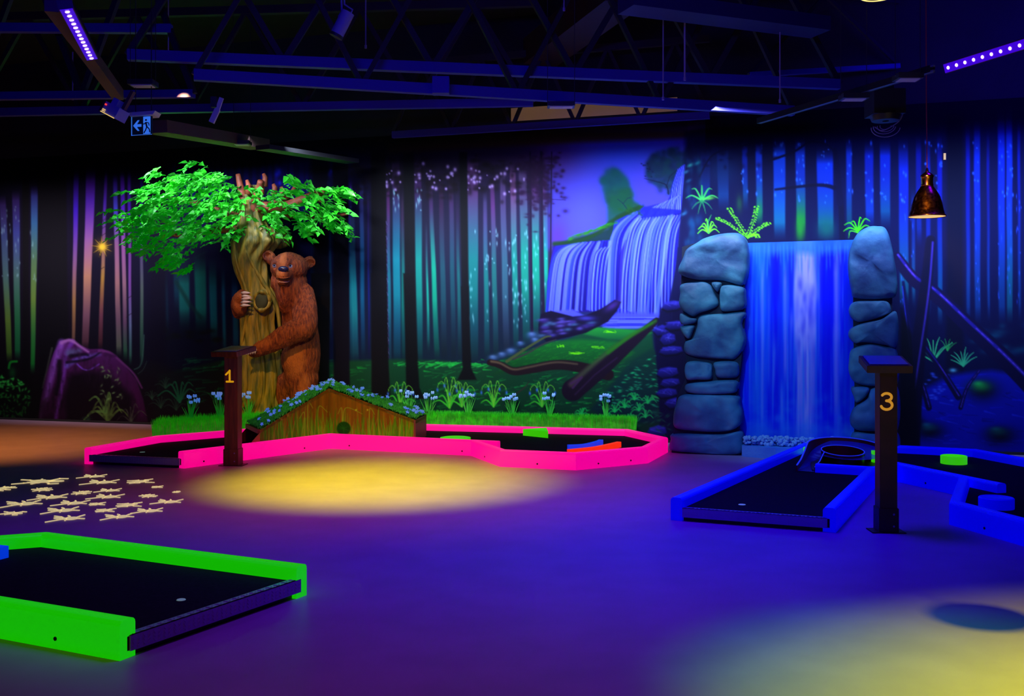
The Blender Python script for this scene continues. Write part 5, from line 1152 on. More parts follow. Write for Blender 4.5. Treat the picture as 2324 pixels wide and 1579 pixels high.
# green wedge by the far pink kerb
a = G(1187, 988, FZ); c = G(1244, 994, FZ); b = MB(); w1 = Vector((a.x, a.y)); w2 = Vector((c.x, c.y)); kk = on_line(I_+Vector((0, -CW-.01)), K_+Vector((0, -CW-.01)), 1240)
b.prism([w1, w2, kk], FZ, FZ+0.075); tag(b.build('wedge_bumper', M_ring_green), 'bright green triangular block against the far pink kerb', 'bumper')
p = G(1033, 1003, FZ); b = MB(); b.lathe([(0, 0.052), (0.15, 0.05), (0.17, 0.046), (0.17, 0.002)], (p.x, p.y+0.05, FZ), 40); tag(b.build('disc_bumper', M_ring_green, None, smooth=35), 'flat green disc peeking over the front pink kerb', 'bumper')
def curved_block(pts, m, label, w_=0.05, h=0.06):
    p3 = [G(x, y, FZ) for x, y in pts]; p2 = [Vector((p.x, p.y)) for p in p3]; p2 = [Vector(v) for v in catmull([tuple(v) for v in p2], 6)]; i2 = inset(p2, w_)
    b = MB(); k = len(p2); vs = []; 
    for a_, c_ in zip(p2, i2): vs += [(a_.x, a_.y, FZ), (a_.x, a_.y, FZ+h), (c_.x, c_.y, FZ+h), (c_.x, c_.y, FZ)]
    fs = [(4*i+j, 4*i+(j+1) % 4, 4*i+4+(j+1) % 4, 4*i+4+j) for i in range(k-1) for j in range(4)]+[(0, 1, 2, 3), tuple(4*(k-1)+j for j in (3, 2, 1, 0))]
    b.add(vs, fs); return tag(b.build('curved_bumper', m), label, 'bumper')
curved_block([(1291, 1023), (1330, 1021), (1360, 1014), (1369, 1010)], M_ring_blue, 'curved blue bumper strip lying on the pink lane')
curved_block([(1294, 1034), (1350, 1028), (1390, 1020), (1410, 1015)], M_red, 'curved red bumper strip just in front of the blue one')
gp = Vector((-3.0, 5.72)); b = MB(); d = Vector((0.93, -0.36)); n = Vector((0.36, 0.93))
for (o_, s_) in ((Vector((0, 0)), (0.5, 0.045)),): 
    q1 = V2(G(22, 1284, FZ))-d*0.17; b.prism([q1, q1-d*0.03, q1-d*0.03+n*0.12, q1+n*0.12], FZ, FZ+0.066); b.prism([q1+n*0.12, q1+n*0.12-d*0.5, q1+n*0.15-d*0.5, q1+n*0.15], FZ, FZ+0.066)
tag(b.build('corner_bumper', M_ring_blue), 'blue L-shaped bumper at the left edge of the green-kerbed lane', 'bumper')
p = G(1823, 1026, FZ); b = MB(); b.slab([Vector((2.93, 10.30, FZ)), Vector((3.06, 10.52, FZ)), Vector((3.06, 10.52, FZ+.07)), Vector((2.93, 10.30, FZ+.07))], (0.05, -.03, 0)); tag(b.build('block_bumper', M_ring_green), 'small green block behind the mouth of the spiral track', 'bumper')
p = D(1992, 1022, 9.5); b = MB(); b.box((3.40, 9.62, FZ+.06), (.03, .06, .12)); tag(b.build('block_bumper', M_ring_green), 'narrow green block half hidden by the number 3 post', 'bumper')

# spiral track on its wooden deck
M_spiral = mat('red_brown_laminate', (0.30, 0.03, 0.012, 1), 0.28); M_acr = mat('blue_lit_edge', (0.08, 0.12, 0.9, 1), 0.3, emit=(0.02, 0.05, 1.0, 1), es=0.30)
sp = tag(empty('spiral_track', (3.2, 9.85, 0)), 'red-brown spiral ball track with blue edges curling behind the blue cross kerb', 'spiral')
Ck = Vector((3.17, 9.72, 0)); TL = math.radians(8)
def tz(x, y, z): return z+(y-Ck.y)*math.tan(TL)
def wallstrip(pts, z0, z1, th, m, name, root, tilt=True):
    p2 = [Vector(p) for p in pts]; i2 = inset(p2, th); vs = []
    for a_, c_ in zip(p2, i2):
        for w_, zz_ in ((a_, z0), (a_, z1), (c_, z1), (c_, z0)):
            z_ = zz_(w_) if callable(zz_) else zz_; vs.append((w_.x, w_.y, z_))
    k = len(p2); fs = [(4*i+j, 4*i+(j+1) % 4, 4*i+4+(j+1) % 4, 4*i+4+j) for i in range(k-1) for j in range(4)]+[(0, 1, 2, 3), tuple(4*(k-1)+j for j in (3, 2, 1, 0))]
    b = MB(); b.add(vs, fs); return b.build(name, m, root, smooth=30)
RO, RI = 0.36, 0.19
def circ(r, a0, a1, n=40, cx=0, cy=0): return [Vector((Ck.x+cx+r*math.cos(math.radians(a0+(a1-a0)*i/n)), Ck.y+cy+r*math.sin(math.radians(a0+(a1-a0)*i/n)))) for i in range(n+1)]
entry_o = Vector((2.53, 9.12)); entry_i = Vector((2.67, 9.04))
outer = [entry_o]+[entry_o.lerp(circ(RO, 155, 155, 1)[0], t) for t in (0.35, 0.7)]+circ(RO, 155, -60, 44)
def ztop(w_, full=0.235):
    e = min(1.0, max(0.0, (w_-entry_o).length/0.75)) if w_.x < Ck.x-0.1 and w_.y < Ck.y+0.3 else 1.0
    return (FZ+0.05)*(1-e)+tz(w_.x, w_.y, full)*e
wallstrip(outer, FZ, ztop, -0.012, M_spiral, 'outer_wall', sp); wallstrip(outer, lambda w_: ztop(w_)+0.0005, lambda w_: ztop(w_)+0.006, -0.014, M_acr, 'edge_strip', sp)
innr = circ(RI, 190, 190+360, 44, -0.04, -0.03); inn_all = [entry_i, entry_i.lerp(innr[0], .5)]+innr
zt2 = lambda w_: (lambda e: (FZ+0.045)*(1-e)+tz(w_.x, w_.y, 0.205)*e)(min(1.0, (w_-entry_i).length/0.45))
wallstrip(inn_all, FZ, zt2, -0.008, M_spiral, 'inner_wall', sp); wallstrip(inn_all, lambda w_: zt2(w_)+0.0005, lambda w_: zt2(w_)+0.005, -0.009, M_acr, 'edge_strip', sp)
# floor of the track
vs = []; fs = []; oc = circ(RO-0.01, 155, -170, 50); ic = circ(RI+0.01, 155, -170, 50, -0.04, -0.03); k = 0
oo = [entry_o]+oc; ii = [entry_i]+ic
for i, (a_, c_) in enumerate(zip(oo, ii)):
    f = min(1, i/10); zf = FZ+0.004+0.11*f; vs += [(a_.x, a_.y, (tz(a_.x, a_.y, zf) if i > 0 else FZ+0.004)), (c_.x, c_.y, (tz(c_.x, c_.y, zf-0.02) if i > 0 else FZ+0.004))]
fs = [(2*i, 2*i+1, 2*i+3, 2*i+2) for i in range(len(oo)-1)]; b = MB(); b.add(vs, fs); b.build('track_floor', mat('track_blue_gloss', (0.05, 0.06, 0.35, 1), 0.2), sp)
b = MB(); cc = circ(RI-0.02, 0, 360, 30, -0.04, -0.03); b.prism(cc[:-1], FZ+0.001, FZ+0.03); b.build('centre_plate', M_spiral, sp)
dk = [c0+Vector((0.0, 0.10)), c1+Vector((-0.03, 0.10)), f1+Vector((0.2, 0.1)), Vector((3.6, 9.7)), Vector((3.5, 10.35)), Vector((3.0, 10.35))]
b = MB(); b.prism(dk, FZ+0.0005, FZ+0.012); b.build('deck', M_wood_dark, sp)

# ------------------------------------------------------------------ number posts
def number_post(xc, yb, txt, rz, label, w_, zb, digit, hd, size, dz, mp):
    p = G(xc, yb); r = tag(empty('number_post', (p.x, p.y+w_/2, 0), rz), label, 'sign post')
    def part(name, m, *boxes):
        b = MB()
        for c, s_ in boxes: b.box(c, s_)
        me = bpy.data.meshes.new(name); me.from_pydata(b.v, [], b.f); bm = bmesh.new(); bm.from_mesh(me); bmesh.ops.recalc_face_normals(bm, faces=bm.faces)
        bmesh.ops.bevel(bm, geom=list(bm.edges), offset=0.003, segments=2, affect='EDGES'); bm.to_mesh(me); bm.free(); me.materials.append(m)
        o = bpy.data.objects.new(name, me); COL.objects.link(o); o.parent = r; return o
    part('post', M_wood if txt == '1' else M_wood_dark, ((0, 0, zb/2+0.003), (w_, w_, zb-0.006)))
    sl = part('base_sleeve', M_wood_dark if txt == '3' else M_wood, ((0, 0, .085), (w_+.016, w_+.016, .16))); part('base_plate', M_wood_dark, ((0, 0, .003), (w_+.11, w_+.05, .006)))
    for z in (.045, .125):
        b = MB(); b.ball((w_*0.28, -w_/2-.008, z), (.007, .004, .007), 10, 6); me = bpy.data.meshes.new('screw'); me.from_pydata([tuple(v) for v in b.v], [], b.f); me.materials.append(M_tread); o = bpy.data.objects.new('screw', me); COL.objects.link(o); o.parent = sl
    hb = part('head_board', M_wood if txt == '1' else M_wood_dark, ((hd[2], .04, 0), (hd[0], hd[1], .05))); hb.location = (0, 0, zb+.035); hb.rotation_euler = (math.radians(9), 0, math.radians(hd[3]))
    pn = part('info_panel', mp, ((hd[2], .04, .028), (hd[0]*.86, hd[1]*.86, .006))); pn.location = hb.location; pn.rotation_euler = hb.rotation_euler
    if txt == '1': P_ = [[(-.34, .52), (-.06, .95), (0, .98)], [(0, .98), (0, .02)], [(-.28, 0), (.30, 0)]]; P_[0] = [(-.34, .62), (0, .96)]
    else: P_ = [[(.30*math.cos(t_)-.02, .76+.23*math.sin(t_)) for t_ in [math.radians(150-16*k) for k in range(16)]], [(.34*math.cos(t_)-.02, .26+.27*math.sin(t_)) for t_ in [math.radians(92-16*k) for k in range(17)]]]
    b = MB()
    for pl_ in P_: b.tube([(x_*size, -.0025, (y_-.5)*size) for x_, y_ in pl_], size*.085, 8); [b.ball((x_*size, -.0025, (y_-.5)*size), size*.085, 8, 6) for x_, y_ in (pl_[0], pl_[-1])]
    me = bpy.data.meshes.new('number'); me.from_pydata([(v[0]-.012, v[1]*0.5-w_/2, v[2]+dz) for v in b.v], [], b.f); me.materials.append(digit); o = bpy.data.objects.new('number', me); COL.objects.link(o); o.parent = r
    return r
number_post(525, 1057, '1', math.radians(-4), 'red-brown wooden post with yellow number 1, in front of the pink lane', .135, 1.085, M_digit, (.30, .34, -.02, -16), .112, .887, M_panel)
number_post(2018, 1209, '3', math.radians(-3), 'dark wooden post with orange number 3 in front of the blue lane', .115, 1.085, M_digit_b, (.29, .36, 0.0, -7), .108, .882, M_blue if False else mat('blue_lit_panel', (.05, .04, .25, 1), .4))

# ------------------------------------------------------------------ cream creatures on the floor
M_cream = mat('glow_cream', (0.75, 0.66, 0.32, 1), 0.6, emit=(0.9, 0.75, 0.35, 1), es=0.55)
def bars2(b, pts, w_):
    for a_, c_ in zip(pts[:-1], pts[1:]):
        a_ = Vector((*a_, 0.003)); c_ = Vector((*c_, 0.003)); d = (c_-a_).normalized(); a_ = a_-d*w_*0.3; c_ = c_+d*w_*0.3; b.bar(a_, c_, w_, 0.006)
def oval(b, c, rx, ry, ang=0, n=18):
    pts = [(c[0]+rx*math.cos(t)*math.cos(ang)-ry*math.sin(t)*math.sin(ang), c[1]+rx*math.cos(t)*math.sin(ang)+ry*math.sin(t)*math.cos(ang)) for t in [2*math.pi*i/n for i in range(n)]]
    b.prism(pts, 0, 0.0065)
def creature(kind):
    b = MB()
    if kind == 'ant':        # cricket: two ovals, three thin legs fanned back and two long ones ahead
        oval(b, (-.12, 0), .15, .17); oval(b, (.24, .02), .34, .32); oval(b, (-.62, .22), .26, .14, -.12)
        bars2(b, [(-.12, 0), (-.5, .45), (-1.0, .75)], .085); bars2(b, [(-.12, 0), (-.5, -.30), (-1.0, -.70)], .085); bars2(b, [(-.12, 0), (-.4, .1)], .085)
        bars2(b, [(-.1, 0), (-.02, .5), (-.2, .75)], .085); bars2(b, [(-.1, 0), (.02, -.45)], .085)
        bars2(b, [(.35, .08), (.55, .5), (.72, .85)], .085); bars2(b, [(.45, .0), (.7, -.02), (1.02, -.12)], .085)
    elif kind == 'spider':
        oval(b, (0, 0), .32, .46); oval(b, (.1, .45), .18, .2)
        for i, a in enumerate((25, 55, 110, 150)):
            for s in (1, -1):
                ca, sa = math.cos(math.radians(a)), math.sin(math.radians(a))*s; bars2(b, [(.2*ca, .2*sa), (.65*ca, .75*sa), (.95*ca+.08, .85*sa)], .085)
    elif kind == 'frog':
        oval(b, (0, 0), .42, .34, .2); oval(b, (.42, .2), .22, .22, .3)
        for s, r_ in ((1, 1.0), (-1, .9)):
            bars2(b, [(-.25, .1*s), (-.1, .55*s), (-.55*r_, .45*s), (-.95*r_, .55*s)], .085); bars2(b, [(.3, .1*s), (.35, .5*s), (.75, .6*s), (.95, .72*s)], .085)
        bars2(b, [(-.3, 0), (-1.0, -.15)], .085)
    elif kind == 'dragonfly':
        oval(b, (.05, 0), .5, .22); oval(b, (.55, 0), .35, .16); 
        for s in (1, -1):
            bars2(b, [(-.1, 0), (-.6, .3*s), (-1.0, .45*s)], .085); bars2(b, [(.2, .0), (.5, .55*s), (.85, .5*s)], .085); bars2(b, [(0, 0), (-.2, .5*s)], .085)
        oval(b, (-.25, .22), .3, .08, .25); oval(b, (-.25, -.22), .3, .08, -.25)
    return b
KMESH = {}
for kd in ('ant', 'spider', 'frog', 'dragonfly'):
    b = creature(kd); me = bpy.data.meshes.new('floor_'+kd); me.from_pydata([tuple(v) for v in b.v], [], b.f); bm = bmesh.new(); bm.from_mesh(me); bmesh.ops.recalc_face_normals(bm, faces=bm.faces); bm.to_mesh(me); bm.free(); me.materials.append(M_cream); KMESH[kd] = me
CR_ = [(460, 160, 260, 'dragonfly', 5, 'largest cream dragonfly, lying nearest the pink lane at upper left'), (1020, 105, 130, 'ant', 0, 'cream cricket at the very top of the floor swarm'), (1110, 170, 170, 'ant', 0, 'cream cricket second from the top, right below the topmost one'),
       (10, 240, 145, 'spider', 0, 'cream spider cut by the left edge of the photo'), (450, 250, 120, 'spider', 20, 'cream spider just below the largest dragonfly'), (885, 285, 115, 'spider', 10, 'big-bodied cream spider in the middle of the swarm'), (1195, 260, 120, 'ant', 0, 'small cream cricket right of the big-bodied spider'),
       (1545, 160, 140, 'frog', 15, 'cream frog furthest to the upper right of the swarm'), (1730, 220, 60, 'frog', 10, 'tiny cream frog near the yellow light pool'), (1935, 275, 45, 'spider', 0, 'tiny cream spider, rightmost of the whole swarm'), (1620, 320, 100, 'spider', 25, 'cream spider below the tiny frog on the right'),
       (545, 335, 180, 'ant', 5, 'long cream cricket below the upper left spider'), (1170, 330, 160, 'ant', -3, 'cream cricket directly below the small one in mid-swarm'), (250, 408, 195, 'ant', 10, 'long cream cricket on the left, fourth row down'), (790, 400, 165, 'ant', 0, 'cream cricket under the big-bodied spider'),
       (1070, 408, 85, 'frog', 12, 'small cream frog in the centre of the swarm'), (1420, 418, 135, 'frog', 12, 'cream frog between the centre frog and the right crickets'), (1845, 385, 145, 'ant', -2, 'cream cricket at the right end of the swarm'), (130, 510, 135, 'dragonfly', -3, 'cream dragonfly at the lower left edge of the swarm'),
       (680, 480, 180, 'ant', 8, 'long cream cricket in the lower middle row'), (1160, 478, 105, 'frog', 10, 'cream frog in the second row from the bottom'), (1630, 485, 150, 'ant', 3, 'cream cricket below the right-hand frog'), (740, 570, 180, 'ant', 6, 'lowest cream cricket, nearest the green kerb'), (1300, 550, 160, 'ant', 8, 'cream cricket at the bottom right of the swarm')]
for zx, zy, hw, kd, dg_, lab in CR_:
    x, y = zx/4.842, 1060+zy/4.842; p = G(x, y); s_ = hw/4.842*1.4/(y-HZ); o = bpy.data.objects.new('floor_'+kd, KMESH[kd]); COL.objects.link(o); o.location = (p.x, p.y, 0.001); o.scale = (s_, s_*1.35, 1); o.rotation_euler = (0, 0, math.radians(dg_*1.5))
    tag(o, lab, kd if kd != 'ant' else 'cricket', 'cream floor creatures'); 
    if kd == 'ant': o.name = 'floor_cricket'

# ------------------------------------------------------------------ roof steel, lamps and fittings
M_steel = mat('blue_lit_steel', (0.035, 0.02, 0.40, 1), 0.55); M_web = mat('shaded_steel', (0.018, 0.015, 0.03, 1), 0.6); M_steel2 = mat('brown_steel', (0.10, 0.05, 0.05, 1), 0.6); M_duct = mat('duct_metal', (0.035, 0.012, 0.014, 1), 0.6, noise_amt=0.4, nscale=3)  # steel copies: blue light put into the chord colour, shade into the webs
M_rod = mat('pale_rod', (0.35, 0.3, 0.5, 1), 0.4); M_case = mat('black_casing', (0.02, 0.02, 0.028, 1), 0.45); M_white = mat('white_casing', (0.55, 0.55, 0.65, 1), 0.5)
M_led = mat('uv_led', (0.6, 0.4, 1, 1), 0.3, emit=(0.52, 0.30, 1.0, 1), es=7.0); M_ledbar = mat('uv_bar_lens', (0.1, 0.0, 0.5, 1), 0.3, emit=(0.06, 0.0, 0.9, 1), es=0.55)
def Pz(x, y, z): Y = (z-EYE)*F_PX/(HZ-y); return Vector(((x-CX)/F_PX*Y, Y, z))
def beam_bar(root, name, p, q, w_, h, m=M_steel): b = MB(); b.bar(p, q, w_, h); return b.build(name, m, root)
def truss(label, p, q, h, chord, n, dg=0.045, top=4.95, extend=0.0, kind='truss', nodes=None):
    d = (q-p).normalized(); p = p-d*extend; q = q+d*extend; r = tag(empty('roof_truss', tuple(p)), label, kind)
    beam_bar(r, 'bottom_chord', p, q, chord, h); pt = Vector((p.x, p.y, top)); qt = Vector((q.x, q.y, top)); beam_bar(r, 'top_chord', pt, qt, chord, h, M_web)
    for i in range(n):
        a_ = p.lerp(q, i/n); m_ = pt.lerp(qt, (i+0.5)/n); c_ = p.lerp(q, (i+1)/n)
        beam_bar(r, 'diagonal', a_, m_, dg, dg, M_web); beam_bar(r, 'diagonal', m_, c_, dg, dg, M_web)
    return r
truss('upper long roof truss crossing the frame, its blue chord above the brighter one', Pz(290, 125, 3.8), Pz(1905, 192, 3.8), .095, .08, 5, .055, extend=0.0)
t2 = truss('brightest blue roof truss chord, just below the upper long truss', Pz(440, 170, 3.55), Pz(1800, 252, 3.55), .095, .07, 4, .045, top=4.9)
tb = MB(); c = Pz(1001, 195, 3.55); tb.box(tuple(c), (.15, .12, .15)); tb.build('joint_box', M_steel, t2)
truss('low dark roof truss reaching from the left wall to the middle', Pz(-60, 256, 3.85), Pz(1210, 232, 3.85), .09, .08, 5, .05)
truss('rear roof truss right above the painted wall', Pz(925, 304, 3.74), Pz(1570, 264, 3.74), .08, .06, 5, .04, top=4.6, extend=0.2)
truss('short blue roof truss at the upper left edge', Pz(-60, 219, 3.55), Pz(440, 213, 3.5), .07, .07, 2, .05, top=4.9)
truss('roof truss at the far right above the lighting track', Pz(1700, 170, 4.0), Pz(2040, 150, 4.2), .05, .06, 1, .035, top=4.9)
def single(name, label, cat, p, q, w_, h, m): b = MB(); b.bar(p, q, w_, h); return tag(b.build(name, m), label, cat)
single('air_duct', 'wide brown air duct running diagonally up at the top centre', 'duct', Pz(1225, 120, 4.65), Pz(1420, -30, 4.65), .42, .3, M_duct)
b = MB(); b.bar(Pz(1420, 5, 4.2), Pz(1862, 62, 4.2), .3, .13); tag(b.build('roof_box_beam', mat('dim_lit_steel', (0.02, 0.01, 0.12, 1), .5)), 'thick dark box beam at the top right with a bright blue tip', 'beam')  # dimmer copy of the blue light put into the steel colour
single('blue_bar', 'dim blue bar high at the upper left corner', 'beam', Pz(-60, 63, 4.1), Pz(390, 66, 4.1), .07, .08, M_steel)
single('cable_tray', 'dark cable tray sloping away above the exit sign', 'tray', Pz(352, 287, 3.3), Pz(590, 328, 3.55), .25, .12, M_steel2)
single('cable_tray', 'second dark tray reaching back to the wall near the tree top', 'tray', Pz(596, 334, 3.35), Pz(800, 366, 3.42), .2, .05, M_case)
for i, (x, y0_, y1_, lab) in enumerate([(382, -30, 130, 'thin ceiling rod near the exit sign side'), (830, -30, 105, 'short ceiling rod beside the hanging spotlight'), (1554, -30, 178, 'bright violet ceiling rod, longest of the rods'), (1505, 40, 222, 'thin rod just left of the bright violet rod'), (1770, 60, 228, 'faint ceiling rod on the far right'), (165, 118, 222, 'short rod between the left trusses'), (1280, -30, 20, 'very short rod at the top edge above the centre')]):
    Y = 9.6; a_ = D(x, y0_, Y); c_ = D(x, y1_, Y); b = MB(); b.tube([a_, c_], .006 if i != 2 else .009, 8); b.tube([c_-Vector((0, 0, .02)), c_+Vector((0, 0, .01))], .012, 8); tag(b.build('ceiling_rod', M_rod), lab, 'rod', 'ceiling rods')
b = MB(); b.slab([wall_frame(0.0, 3.9, .03), wall_frame(1.95, 3.9, .03), wall_frame(1.95, 4.06, .03), wall_frame(0.0, 4.06, .03)], WN*.01); tag(b.build('lit_wall_strip', mat('wall_glow', (0.55, 0.33, 0.2, 1), .7, emit=(0.5, .28, .16, 1), es=.12)), 'added beige strip standing for yellowish light on the wall behind the rear truss', 'panel')  # added glowing strip stands for warm light falling on the upper wall
# lighting track on the right
tr = tag(empty('lighting_track', tuple(Pz(1724, 277, 3.3))), 'twin-rail lighting track rising to the right in front of the wall', 'track')
pa, pb = Pz(1724, 278, 3.25), Pz(2120, 160, 3.25)
for dz in (0, .035): beam_bar(tr, 'rail', pa+Vector((0, 0, dz)), pb+Vector((0, 0, dz)), .02, .012, M_white if False else mat('track_rail', (.12, .14, .3, 1), .35))
beam_bar(tr, 'housing', pa+Vector((0, 0.03, .02)), pb+Vector((0, 0.03, .02)), .05, .05, M_case)
# moving head speaker
Y = 9.2; c = D(2008, 235, Y); sp_ = tag(empty('ceiling_speaker', tuple(c)), 'black boxy speaker with a coiled cable under the lighting track', 'speaker')
b = MB(); b.box(tuple(c), (.28, .26, .22)); b.box(tuple(D(2008, 200, Y)), (.12, .12, .12)); b.build('housing', M_case, sp_); c2 = D(2010, 262, Y)
b = MB(); b.lathe([(.03, -.05), (.12, -.05), (.14, 0), (.13, .05)], tuple(c2), 28); b.build('cone', M_case, sp_, smooth=30)
for r_, dx, dz in ((.10, -.01, -.03), (.075, 0, -.025), (.13, 0, -.04), (.05, 0, -.02)):
    b = MB(); b.tube([c2+Vector((dx+r_*math.cos(t), -.03*math.sin(t), dz-.07+r_*.6*math.sin(t))) for t in [math.pi+math.pi*k/14 for k in range(15)]], .0035, 6); b.build('cable_loop', M_rod, sp_)
b = MB(); b.tube([Vector(v) for v in catmull([tuple(D(x, y, Y)) for x, y in ((2038, 247), (2048, 258), (2040, 275), (2018, 290), (2000, 296), (1985, 288))], 6)], .005, 6); b.build('cable', M_rod, sp_)
# small light panels under the roof
def flat_lamp(x0, y0_, x1, y1_, z, lab, dpt=.14):
    a_, c_ = Pz(x0, (y0_+y1_)/2, z), Pz(x1, (y0_+y1_)/2, z); r = tag(empty('light_panel', tuple(a_)), lab, 'light panel', 'small light panels under the roof'); d = (c_-a_).normalized(); n = d.cross(Vector((0, 0, 1)))
    b = MB(); b.slab([a_, c_, c_+n*dpt, a_+n*dpt], (0, 0, .04)); b.build('frame', M_case, r)
    for e_ in (a_, c_):
        b = MB(); b.tube([e_+n*dpt*.5+Vector((0, 0, .03)), Vector((e_.x+n.x*dpt*.5, e_.y+n.y*dpt*.5, 5.2))], .003, 6); b.build('suspension_wire', M_case, r)
    b = MB(); k = d*.02; b.slab([a_+k+n*.02, c_-k+n*.02, c_-k+n*(dpt-.02), a_+k+n*(dpt-.02)], (0, 0, -.006)); b.build('diffuser', M_white, r)
flat_lamp(303, 196, 360, 203, 3.3, 'small white panel to the upper right of the projector'); flat_lamp(1242, 240, 1303, 253, 3.4, 'pale blue panel hanging near the middle of the ceiling'); flat_lamp(534, 328, 572, 334, 3.4, 'pinkish panel above the tree crown')
flat_lamp(1902, 226, 1960, 234, 3.2, 'blue panel just left of the speaker'); flat_lamp(2024, 182, 2080, 190, 3.2, 'blue panel up right of the speaker')
# UV LED bars
def uv_bar(p, q, n, label, w_, roll, ledr, backm=M_case):
    r = tag(empty('uv_led_bar', tuple((p+q)/2)), label, 'light bar'); d = (q-p); L = d.length; d.normalize(); view = ((p+q)/2-Vector((0, 0, EYE))).normalized()
    s = d.cross(view).normalized(); n_ = s.cross(d).normalized()
    if n_.dot(view) > 0: n_ = -n_
    s, n2 = s*math.cos(roll)+n_*math.sin(roll), n_*math.cos(roll)-s*math.sin(roll)
    b = MB(); b.slab([p-s*w_/2, q-s*w_/2, q+s*w_/2, p+s*w_/2], -n2*.06); b.build('housing', backm, r)
    b = MB(); b.slab([p-s*w_*.42+n2*.001, q-s*w_*.42+n2*.001, q+s*w_*.42+n2*.001, p+s*w_*.42+n2*.001], n2*.004); b.build('lens_strip', M_ledbar, r)
    for i in range(n):
        c_ = p.lerp(q, (i+.5)/n); b = MB(); b.lathe([(0, .004), (ledr*.8, .004), (ledr, 0)], (0, 0, 0), 14); M_ = Matrix.Translation(c_+n2*.006) @ n2.to_track_quat('Z', 'Y').to_matrix().to_4x4(); bb_ = MB(); bb_.add([M_ @ Vector(v) for v in b.v], b.f); bb_.build('led', M_led, r)
    return r
uv_bar(Pz(150, 20, 3.25), Pz(209, 134, 3.25), 14, 'violet LED bar hanging at a slant in the upper left', .085, 0.25, .014)
bp = Pz(2144, 156, 3.2); bq = Pz(2324, 100, 3.2); bq = bq+(bq-bp)*.35; uv_bar(bp, bq, 12, 'bright violet LED bar at the upper right edge', .075, 0.0, .012)
beam = MB(); beam.bar(Pz(118, 10, 3.4), Pz(268, 215, 3.4), .09, .09); tag(beam.build('lamp_rail', M_steel2), 'dark slanted rail that carries the left violet light bar', 'rail')
# projector with small lights
Y = 8.0; c = D(262, 255, Y); pr = tag(empty('ceiling_projector', tuple(c)), 'small blue-lit projector with a yellow-lit edge, vents and a red lamp, upper left', 'projector')
M_r = Matrix.Translation(c) @ Matrix.Rotation(math.radians(28), 4, 'Y') @ Matrix.Rotation(math.radians(-20), 4, 'Z')
def prt(name, m, *bx):
    b = MB()
    for cc_, s_ in bx: b.box(cc_, s_, None)
    b.v = [tuple(M_r @ Vector(v)) for v in b.v]; return b.build(name, m, pr)
M_blueb = mat('blue_case', (0.2, 0.22, 0.6, 1), .4)
prt('body', M_blueb, ((0, 0, 0), (.15, .12, .09)), ((-.02, 0, .07), (.06, .07, .06))); prt('back_plate', M_case, ((-.085, 0, 0), (.02, .13, .10)))
prt('status_lamp', mat('red_lamp', (1, .05, .02, 1), emit=(1, .04, .02, 1), es=1.5), ((-.06, -.064, .02), (.014, .006, .012)))
M_yv = mat('yellow_edge_and_vent', (1, .7, .2, 1), emit=(1, .65, .15, 1), es=.9); prt('edge_glow', M_yv, ((0, -.064, -.045), (.15, .006, .006)), );  # glowing strip stands for yellow light on the case edge
for i in range(3):
    for j in range(2): prt('vent_hole', M_yv, ((-.066+.012*i, -.063, -.02-.012*j), (.007, .004, .006)))
prt('bracket', M_steel2, ((.04, .02, .13), (.03, .03, .16)))
# exit sign
Y = 8.2; ex = tag(empty('exit_sign', tuple(D(325, 290, Y))), 'green emergency exit sign with left arrow and running figure under the roof', 'sign')
rx = -0.30
def exz(u, v, off=0.0):  # u right, v down in photo pixels from the plate's upper left corner
    k = Y/F_PX; o_ = D(299, 266, Y); return o_+Vector((u*k*math.cos(rx), u*k*math.sin(rx)-off, -v*k))
M_sign = mat('exit_green', (0.01, 0.06, 0.045, 1), .4); M_sgw = mat('exit_white', (0.1, 0.35, 0.95, 1), .4, emit=(.05, .25, 1, 1), es=.55)
b = MB(); b.slab([exz(0, 0), exz(54, 0), exz(54, 41), exz(0, 41)], (0, .02, 0)); b.build('plate', M_sign, ex)
for u_ in (8, 50):
    p_ = exz(u_, -8, -.02); b = MB(); b.tube([p_, Vector((p_.x, p_.y, 5.2))], .004, 6); b.build('suspension_wire', M_case, ex)
b = MB(); b.slab([exz(-6, -8, .05), exz(68, -8, .05), exz(62, 0, .05), exz(0, 0, .05)], (0, .14, 0)); b.build('housing', M_white, ex)
b = MB(); b.slab([exz(31, 1, .003), exz(50, 1, .003), exz(50, 40, .003), exz(31, 40, .003)], (0, .002, 0)); b.build('doorway', M_sgw, ex)
b = MB(); b.slab([exz(-1, 0, .004), exz(1, 0, .004), exz(1, 42, .004), exz(-1, 42, .004)], (0, .002, 0)); b.slab([exz(-1, 41, .004), exz(54, 41, .004), exz(54, 42, .004), exz(-1, 42, .004)], (0, .002, 0)); b.build('rim', M_sgw, ex)
b = MB(); b.slab([exz(*p, .003) for p in ((4, 20), (16, 8), (21, 8), (14, 17), (26, 17), (26, 23), (14, 23), (21, 32), (16, 32))], (0, .002, 0)); b.build('arrow', M_sgw, ex)
b = MB(); b.ball(exz(39, 9, .008), (.008, .004, .008), 10, 8)
for P_, w_ in (([(38, 14), (41, 24)], .014), ([(41, 24), (38, 31), (33, 38)], .009), ([(41, 24), (47, 29), (49, 37)], .009), ([(38, 14), (34, 18), (31, 17)], .007), ([(39, 14), (46, 16), (47, 22)], .007)):
    for a_, c_ in zip(P_[:-1], P_[1:]): b.bar(exz(*a_, .006), exz(*c_, .006), .002, w_)
b.build('running_figure', M_sign, ex)
